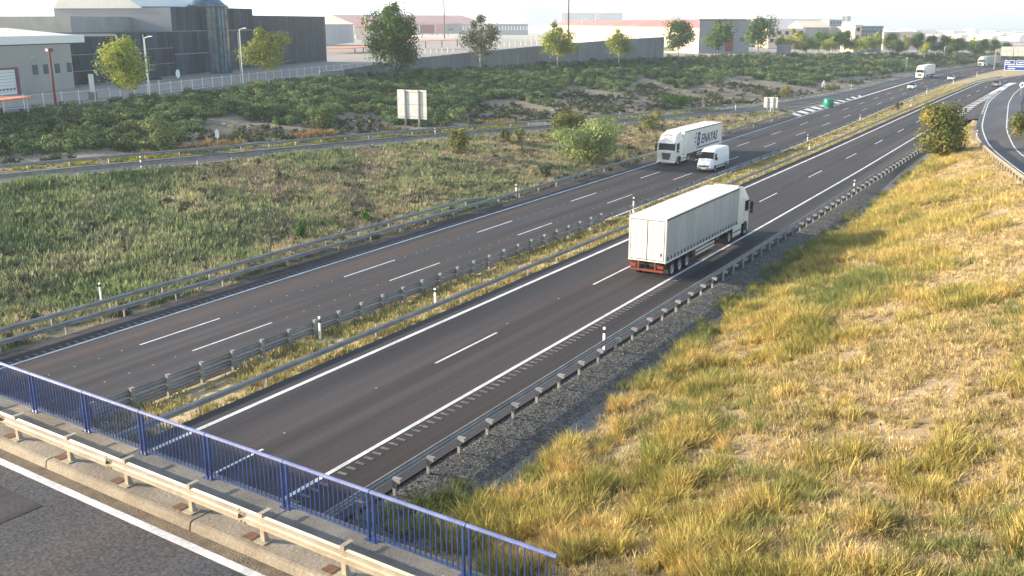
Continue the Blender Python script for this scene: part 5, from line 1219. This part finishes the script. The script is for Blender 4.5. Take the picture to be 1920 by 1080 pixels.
# sheet metal fence along the estate, panel by panel
WP = [(600, 147, 1.7), (645, 145.5, 2.0), (700, 141, 2.6), (790, 132, 3.3), (900, 126, 4.2), (1000, 121, 5.0), (1100, 116, 5.8), (1180, 112, 6.4), (1244, 109.5, 6.8)]
wx = []
for (u, v, h) in WP: q = at(u, v + 1, 5); wx.append((q[0], q[1], h))
wf = empty('sheet_metal_fence', (0, 0, 0), 0, 'tall grey fence of vertical sheet metal panels behind the hedge bank', 'fence')
for (xa, ya, ha), (xb, yb, hb) in zip(wx[:-1], wx[1:]):
    L = math.hypot(xb - xa, yb - ya); n = max(1, int(L / 3.4)); ang = math.atan2(yb - ya, xb - xa)
    for k in range(n):
        f0 = k / n; hh = ha + (hb - ha) * (f0 + .5 / n); w = L / n - .08; m = MB(); q = 7; s_ = w / q
        pr = []
        for j in range(q): pr += [(j * s_, 0), (j * s_ + s_ * .35, 0), (j * s_ + s_ * .45, -.09), (j * s_ + s_ * .9, -.09)]
        pr = pr + [(w, 0)]; back = [(x_, y_ + .03) for x_, y_ in pr[::-1]]
        m.prism(pr + back, 0, hh, 'z'); o = part('panel', m, M_SHEET, wf, loc=(xa + (xb - xa) * f0, ya + (yb - ya) * f0, 5.0 - .3), rz=ang)
        part('fence_post', MB().box(-.06, .06, -.16, .0, -.1, hh + .15), M_GREYW, wf, loc=(xa + (xb - xa) * f0, ya + (yb - ya) * f0, 4.75), rz=ang)
    part('top_cap', MB().tube([(xa, ya, 4.72 + ha), (xb, yb, 4.72 + hb)], .07, 5), M_PARAPET, wf)
# ------------------------------------------------------------------ buildings and yards in the distance
def block(name, u0, u1, vb, vt, z, depth, wall, label, roof=None, rz=None, roof_h=.0, v0=None, cat='building', windows=None):
    """a box building whose visible front runs between photo columns u0..u1 at base row vb"""
    a = at(u0, vb if v0 is None else v0, z); b = at(u1, vb, z); L = math.hypot(b[0] - a[0], b[1] - a[1]); ang = math.atan2(b[1] - a[1], b[0] - a[0])
    s = FPX / proj(*((a + b) / 2))[2]; h = (vb - vt) / s
    t = empty(name, (a[0], a[1], z), ang, label, cat)
    part('wall', MB().box(0, L, 0, depth, -2, h), wall, t)
    part('roof', MB().prism([(-.6, h + .01), (depth * .5, h + .3 + roof_h), (depth + .6, h + .01), (depth + .6, h - .35), (-.6, h - .35)], -.6, L + .6, 'x') if roof_h else MB().box(-.3, L + .3, -.3, depth + .3, h + .01, h + .5), roof or M_WHITEW, t)
    if windows:
        nx, nz, mt = windows
        for i in range(nx):
            for j in range(nz):
                cw = L / nx; ch = h / nz
                part('window', MB().box(cw * (i + .25), cw * (i + .75), -.12, -.001, ch * (j + .3), ch * (j + .78)), mt, t)
    return t
Zf = 5.0
block('warehouse', 616, 664, 74, 46, Zf, 20, M_GREYW, 'pale blue-grey block just right of the dark hall', M_GREYW, v0=78)
block('warehouse', 668, 700, 70, 52, Zf, 30, M_CREAM, 'small cream wall piece beside the blue-grey block', M_REDROOF, roof_h=4)
block('warehouse', 664, 910, 60, 44, 5, 90, M_CREAM, 'long low warehouse with pale red roofs behind the large dark tree', M_REDROOF, roof_h=9, v0=62)
block('warehouse', 866, 990, 62, 46, 5, 40, M_GREYW, 'long grey dock building with a row of white loading pillars', M_WHITEW, windows=(22, 1, M_WHITEW))
block('warehouse', 993, 1052, 46, 13, 5, 30, M_GREYW, 'grey green box building with illegible dark lettering on its wall', M_GREYW, v0=47)
q = at(1021, 20, 0)
tb = [o for o in COL.objects if o.get('label', '').startswith('grey green box')][0]
hb_ = [c for c in tb.children if c.name.startswith('wall')][0].dimensions.z - 2
for k, (dx, w_, hh) in enumerate(((8, 1.0, 4.0), (11, 1.4, 3.0), (13.5, 1.2, 3.6), (16, 1.0, 5.0), (18.2, 1.0, 5.0))):
    part('lettering', MB().add([(dx, -.2, hb_ - 8), (dx + w_ * .6, -.2, hb_ - 8), (dx + w_ * .6 + 1.0, -.2, hb_ - 8 + hh), (dx + 1.0, -.2, hb_ - 8 + hh)], [(0, 1, 2, 3)]), M_BLACK, tb)
block('warehouse', 1053, 1167, 50, 25, 5, 30, M_GREYW, 'lower grey green wing right of the lettered box building', M_GREYW, v0=50)
gb = block('warehouse', 1040, 1311, 96, 66, 5, 19, M_CREAM, 'very long cream warehouse with red roof, grey gable and dark red gate', M_REDROOF, roof_h=2.6, v0=70)
gl_ = [c for c in gb.children if c.name.startswith('wall')][0].dimensions; LX, HZ = gl_.x, gl_.z - 2
part('gable_wall', MB().box(LX + .65, LX + .8, -.6, 19.6, -1, HZ + 2.4), M_GREYW, gb)
part('gable_roof_edge', MB().box(LX + .6, LX + 1.0, -.8, 19.8, HZ + 2.42, HZ + 2.9), M_BLACK, gb)
part('gate', MB().box(LX + .81, LX + .95, 10, 13, 0, 5), M_DARKRED, gb); part('gate_panel', MB().box(LX + .81, LX + .9, 9.2, 13.8, 5.1, 10), M_LIGHTCLAD, gb)
for (y_, z_) in ((2.5, 3.5), (15.8, 3.8)): part('window', MB().box(LX + .81, LX + .9, y_, y_ + 1.5, z_, z_ + 1.2), M_BLACK, gb)
for k in range(18): part('downpipe', MB().box(8 + k * 20, 8.5 + k * 20, -.3, -.01, 0, HZ), M_WHITEW, gb)
for k in range(9): part('loading_door', MB().box(24 + k * 38, 29 + k * 38, -.2, -.01, 0, 4.5), M_LIGHTCLAD, gb)
block('warehouse', 1402, 1450, 78, 42, 4, 60, M_WHITEW, 'white shed directly right of the grey gable', M_WHITEW)
block('warehouse', 1428, 1560, 62, 36, 2, 90, M_WHITEW, 'broad low white warehouse in the middle distance', M_WHITEW, roof_h=4)
block('warehouse', 1440, 1508, 84, 56, 3, 30, M_CREAM, 'cream warehouse end with small windows behind the pale trees', M_WHITEW, windows=(5, 2, M_BLACK))
block('warehouse', 1504, 1552, 84, 52, 3, 30, M_LIGHTCLAD, 'lilac grey gabled warehouse left of the office tower', M_CREAM, roof_h=3)
block('office_building', 1552, 1575, 82, 40, 3, 16, M_LIGHTCLAD, 'grey office tower with rows of dark windows', M_GREYW, windows=(4, 5, M_GLASSB))
block('office_building', 1576, 1610, 84, 53, 3, 26, M_BEIGEB, 'cream building between the office tower and the blue glass block', M_WHITEW, windows=(4, 2, M_LIGHTCLAD))
block('office_building', 1600, 1612, 92, 50, 3, 20, M_CREAM, 'narrow orange-cream block joined to the blue glass facade', M_CREAM, windows=(1, 3, M_BLACK))
block('office_building', 1612, 1652, 92, 52, 3, 20, M_GLASSB, 'blue glass office block above the tree belt', M_GREYW, windows=(8, 5, M_GREYW))
block('warehouse', 1655, 1720, 88, 62, 2, 40, M_CREAM, 'pale yellow shed behind the tree belt', M_WHITEW)
rr_ = random.Random(5)
for k in range(26):
    u = 1660 + rr_.random() * 270; vb = 60 + rr_.random() * 16; w_ = 10 + rr_.random() * 28; h_ = 3 + rr_.random() * 5
    block('far_shed', u, u + w_, vb, vb - h_, -10, 60, [M_WHITEW, M_CREAM, M_GREYW][k % 3], 'tiny pale shed on the far plain beyond the tree belt', M_WHITEW)['group'] = 'far sheds on the plain'
for k in range(16):
    u = 1170 + rr_.random() * 400; vb = 44 + rr_.random() * 6; w_ = 20 + rr_.random() * 50; h_ = 3 + rr_.random() * 5
    block('far_shed', u, u + w_, vb, vb - h_, -10, 120, [M_WHITEW, M_WHITEW, M_GREYW][k % 3], 'long pale hall on the horizon above the red-roofed warehouse', M_WHITEW)['group'] = 'long halls on the horizon'
# silo, containers, canopies
p = at(1038, 66, 5); t = empty('silo', (p[0], p[1], 5), 0, 'white cylindrical silo beside the red-roofed warehouse', 'silo'); part('body', MB().tube([(0, 0, 0), (0, 0, 13)], 2.7, 16), M_WHITEW, t); part('cap', MB().tube([(0, 0, 13), (0, 0, 13.8)], [2.6, .6], 16), M_WHITEW, t)
def container(u0, u1, vb, vt, mat, label, cat='container', fr=None):
    a = at(u0, vb, 5); b = at(u1, vb, 5); L = float(np.hypot(*(b - a)[:2])); ang = math.atan2(b[1] - a[1], b[0] - a[0]); s = FPX / proj(*((a + b) / 2))[2]; h = (vb - vt) / s
    t = empty('container', (a[0], a[1], 5), ang, label, cat, 'trailers and containers in the yard'); part('body', MB().box(0, L, 0, 2.6, h * .22, h), mat, t)
    for k in range(int(L / 1.2)): part('rib', MB().box(.3 + k * 1.2, .42 + k * 1.2, -.06, -.001, h * .25, h * .97), mat, t)
    for x in (.15, .8): part('leg', MB().box(L * x, L * x + .3, .5, 2.0, 0, h * .22), M_CHASSIS, t)
    return t
container(736, 771, 68, 50, M_DTRAIL, 'dark trailer behind the large dark tree')
container(774, 787, 66, 47, M_WHITEW, 'short white box between dark and maroon trailers')
container(788, 815, 67, 47, M_BRICKR, 'maroon trailer in the yard left of the thin dark pole')
container(818, 833, 66, 47, M_REDROOF, 'red container next to the thin dark pole')
c_ = container(835, 867, 68, 45, M_LIGHTCLAD, 'light grey trailer with red and black mark on its side')
for k, (x, w_, mt) in enumerate(((2.6, .9, M_BLACK), (3.7, 1.2, M_REDLAMP), (5.2, .7, M_NAVY))): part('lettering', MB().add([(x, -.12, 4.2), (x + w_, -.12, 4.2), (x + w_ + .5, -.12, 5.8), (x + .4, -.12, 5.8)], [(0, 1, 2, 3)]), mt, c_)
def canopy(u0, u1, v, z, vb, label, w=6):
    a = at(u0, v, z); b = at(u1, v - 3, z); L = float(np.hypot(*(b - a)[:2])); t = empty('canopy', (a[0], a[1], 5), math.atan2(b[1] - a[1], b[0] - a[0]), label, 'shelter')
    part('roof', MB().box(0, L, 0, w, z - 5 - .3, z - 5), M_ORANGE, t)
    for k in range(3): part('leg', MB().box(L * (.25 + .35 * k), L * (.25 + .35 * k) + .3, .2, .5, 0, z - 5.3), M_DARKRED, t)
canopy(776, 862, 77, 8.2, 0, 'orange canopy on dark legs in front of the trailers', 9)
canopy(655, 700, 90, 7, 0, 'small orange canopy on the yard left of the large dark tree', 9)
for k, (ua, ub, v, n_, h_) in enumerate(((766, 850, 103, 8, 1.8), (895, 1240, 92, 34, 2.4), (985, 1240, 78, 26, 2.6))):
    t = empty('yard_fence', (0, 0, 0), 0, ['short row of pale posts below the orange canopy', 'row of pale fence posts behind the sheet metal fence', 'further row of pale fence posts at the red-roofed warehouse'][k], 'fence')
    pp = [at(ua + (ub - ua) * i / n_, v - (ub - ua) * i / n_ * .06, 5) for i in range(n_ + 1)]; pm = MB().tube([(0, 0, 0), (0, 0, h_)], .14, 6).mesh('post', M_PARAPET)
    for q in pp: link('post', pm, t, (q[0], q[1], 5))
    part('rail', MB().tube([(q[0], q[1], 5 + h_ * .9) for q in pp], .06, 4), M_PARAPET, t)
p = at(1275, 104, 5); t = empty('pallet_stack', (p[0] - 8, p[1], 5), .3, 'low stack of pale timber beside the end of the metal fence', 'timber')
for k in range(5): part('board', MB().box(-3 + .4 * k, 6 - .5 * k, -.6, .6, 1.2 + .35 * k, 1.5 + .35 * k), M_BEIGEB, t)
# poles and masts
def mast_to(u, vb, vt, z, r_, mat, label, name='mast', head=None):
    p = at(u, vb, z); s = FPX / proj(*p)[2]; return mast(u, vb, z, (vb - vt) / s, r_, mat, label, head, name)
mast_to(833.5, 72, -60, 5, .45, M_BLACK, 'thin black pole rising above the yard trailers')
mast_to(1065, 104, -60, 5, .30, M_BLACK, 'thick black pole right of the lettered box building')
mast_to(624, 60, -60, 5, .40, M_BLACK, 'thin black pole above the end of the dark hall')
def lattice(u, vb, vt, z, label, w=1.2):
    p = at(u, vb, z); s = FPX / proj(*p)[2]; h = (vb - vt) / s; t = empty('lattice_mast', (p[0], p[1], z), .3, label, 'mast')
    for x, y in ((-w, -w), (w, -w), (0, w)): part('leg', MB().tube([(x, y, 0), (x * .8, y * .8, h)], .22, 5), M_PARAPET if x else M_CHASSIS, t)
    m = MB(); n = int(h / 3)
    for k in range(n): m.tube([(-w, -w, h * k / n), (w, -w, h * (k + 1) / n)], .09, 4).tube([(w, -w, h * k / n), (0, w, h * (k + 1) / n)], .09, 4)
    o = part('bracing', m, M_PARAPET, t); o['kind'] = 'stuff'; return t
lattice(1055, 60, -60, 5, 'white lattice floodlight mast left of the black pole')
lattice(1119, 66, -60, 5, 'white lattice floodlight mast right of the black pole')
l_ = lattice(1585, 62, 18, 3, 'distant lattice antenna tower on the plain', .6)
part('antenna', MB().box(-5, 5, -.3, .3, 14, 20), M_LIGHTCLAD, l_)
# street lamps and parked vehicles in the tree belt
for k, (u, vb, vt) in enumerate(((1456, 102, 84), (1558, 102, 78), (1770, 104, 88))): mast_to(u, vb, vt, 3, .16, M_PARAPET, ['pale post at the end of the low grey wall', 'pale street lamp between the belt trees', 'small pale lamp in the right half of the tree belt'][k], 'lamp_post', 'arm')
for k, (u, v, pm, lb) in enumerate(((1582, 104, M_GREYCAR, 'dark vehicle parked under the belt trees'), (1596, 104, M_WHITE, 'white car parked beside the dark vehicle under the belt trees'), (1738, 103, M_BRICKR, 'red car parked in the right part of the tree belt'))):
    p = at(u, v, 3.2); c_ = car((p[0], p[1], gz(p[0], p[1])), R(-60), pm, lb); c_['group'] = 'parked cars'
block('low_wall', 1456, 1482, 104, 87, 3.4, .4, M_SHEET, 'short grey sheet fence section right of the green trees', M_SHEET, cat='fence')

# ------------------------------------------------------------------ haze over the whole place
m = bpy.data.materials.new('haze_air'); m.use_nodes = True; t = m.node_tree; t.nodes.clear()
hv = t.nodes.new('ShaderNodeVolumePrincipled'); ho = t.nodes.new('ShaderNodeOutputMaterial')
hv.inputs['Color'].default_value = (0.80, 0.90, 1.0, 1); hv.inputs['Density'].default_value = 0.00023; hv.inputs['Anisotropy'].default_value = 0.25
t.links.new(hv.outputs[0], ho.inputs['Volume'])
o = link('haze', MB().box(-12500, 7500, -700, 13500, -40, 170).mesh('haze', m)); o['kind'] = 'stuff'
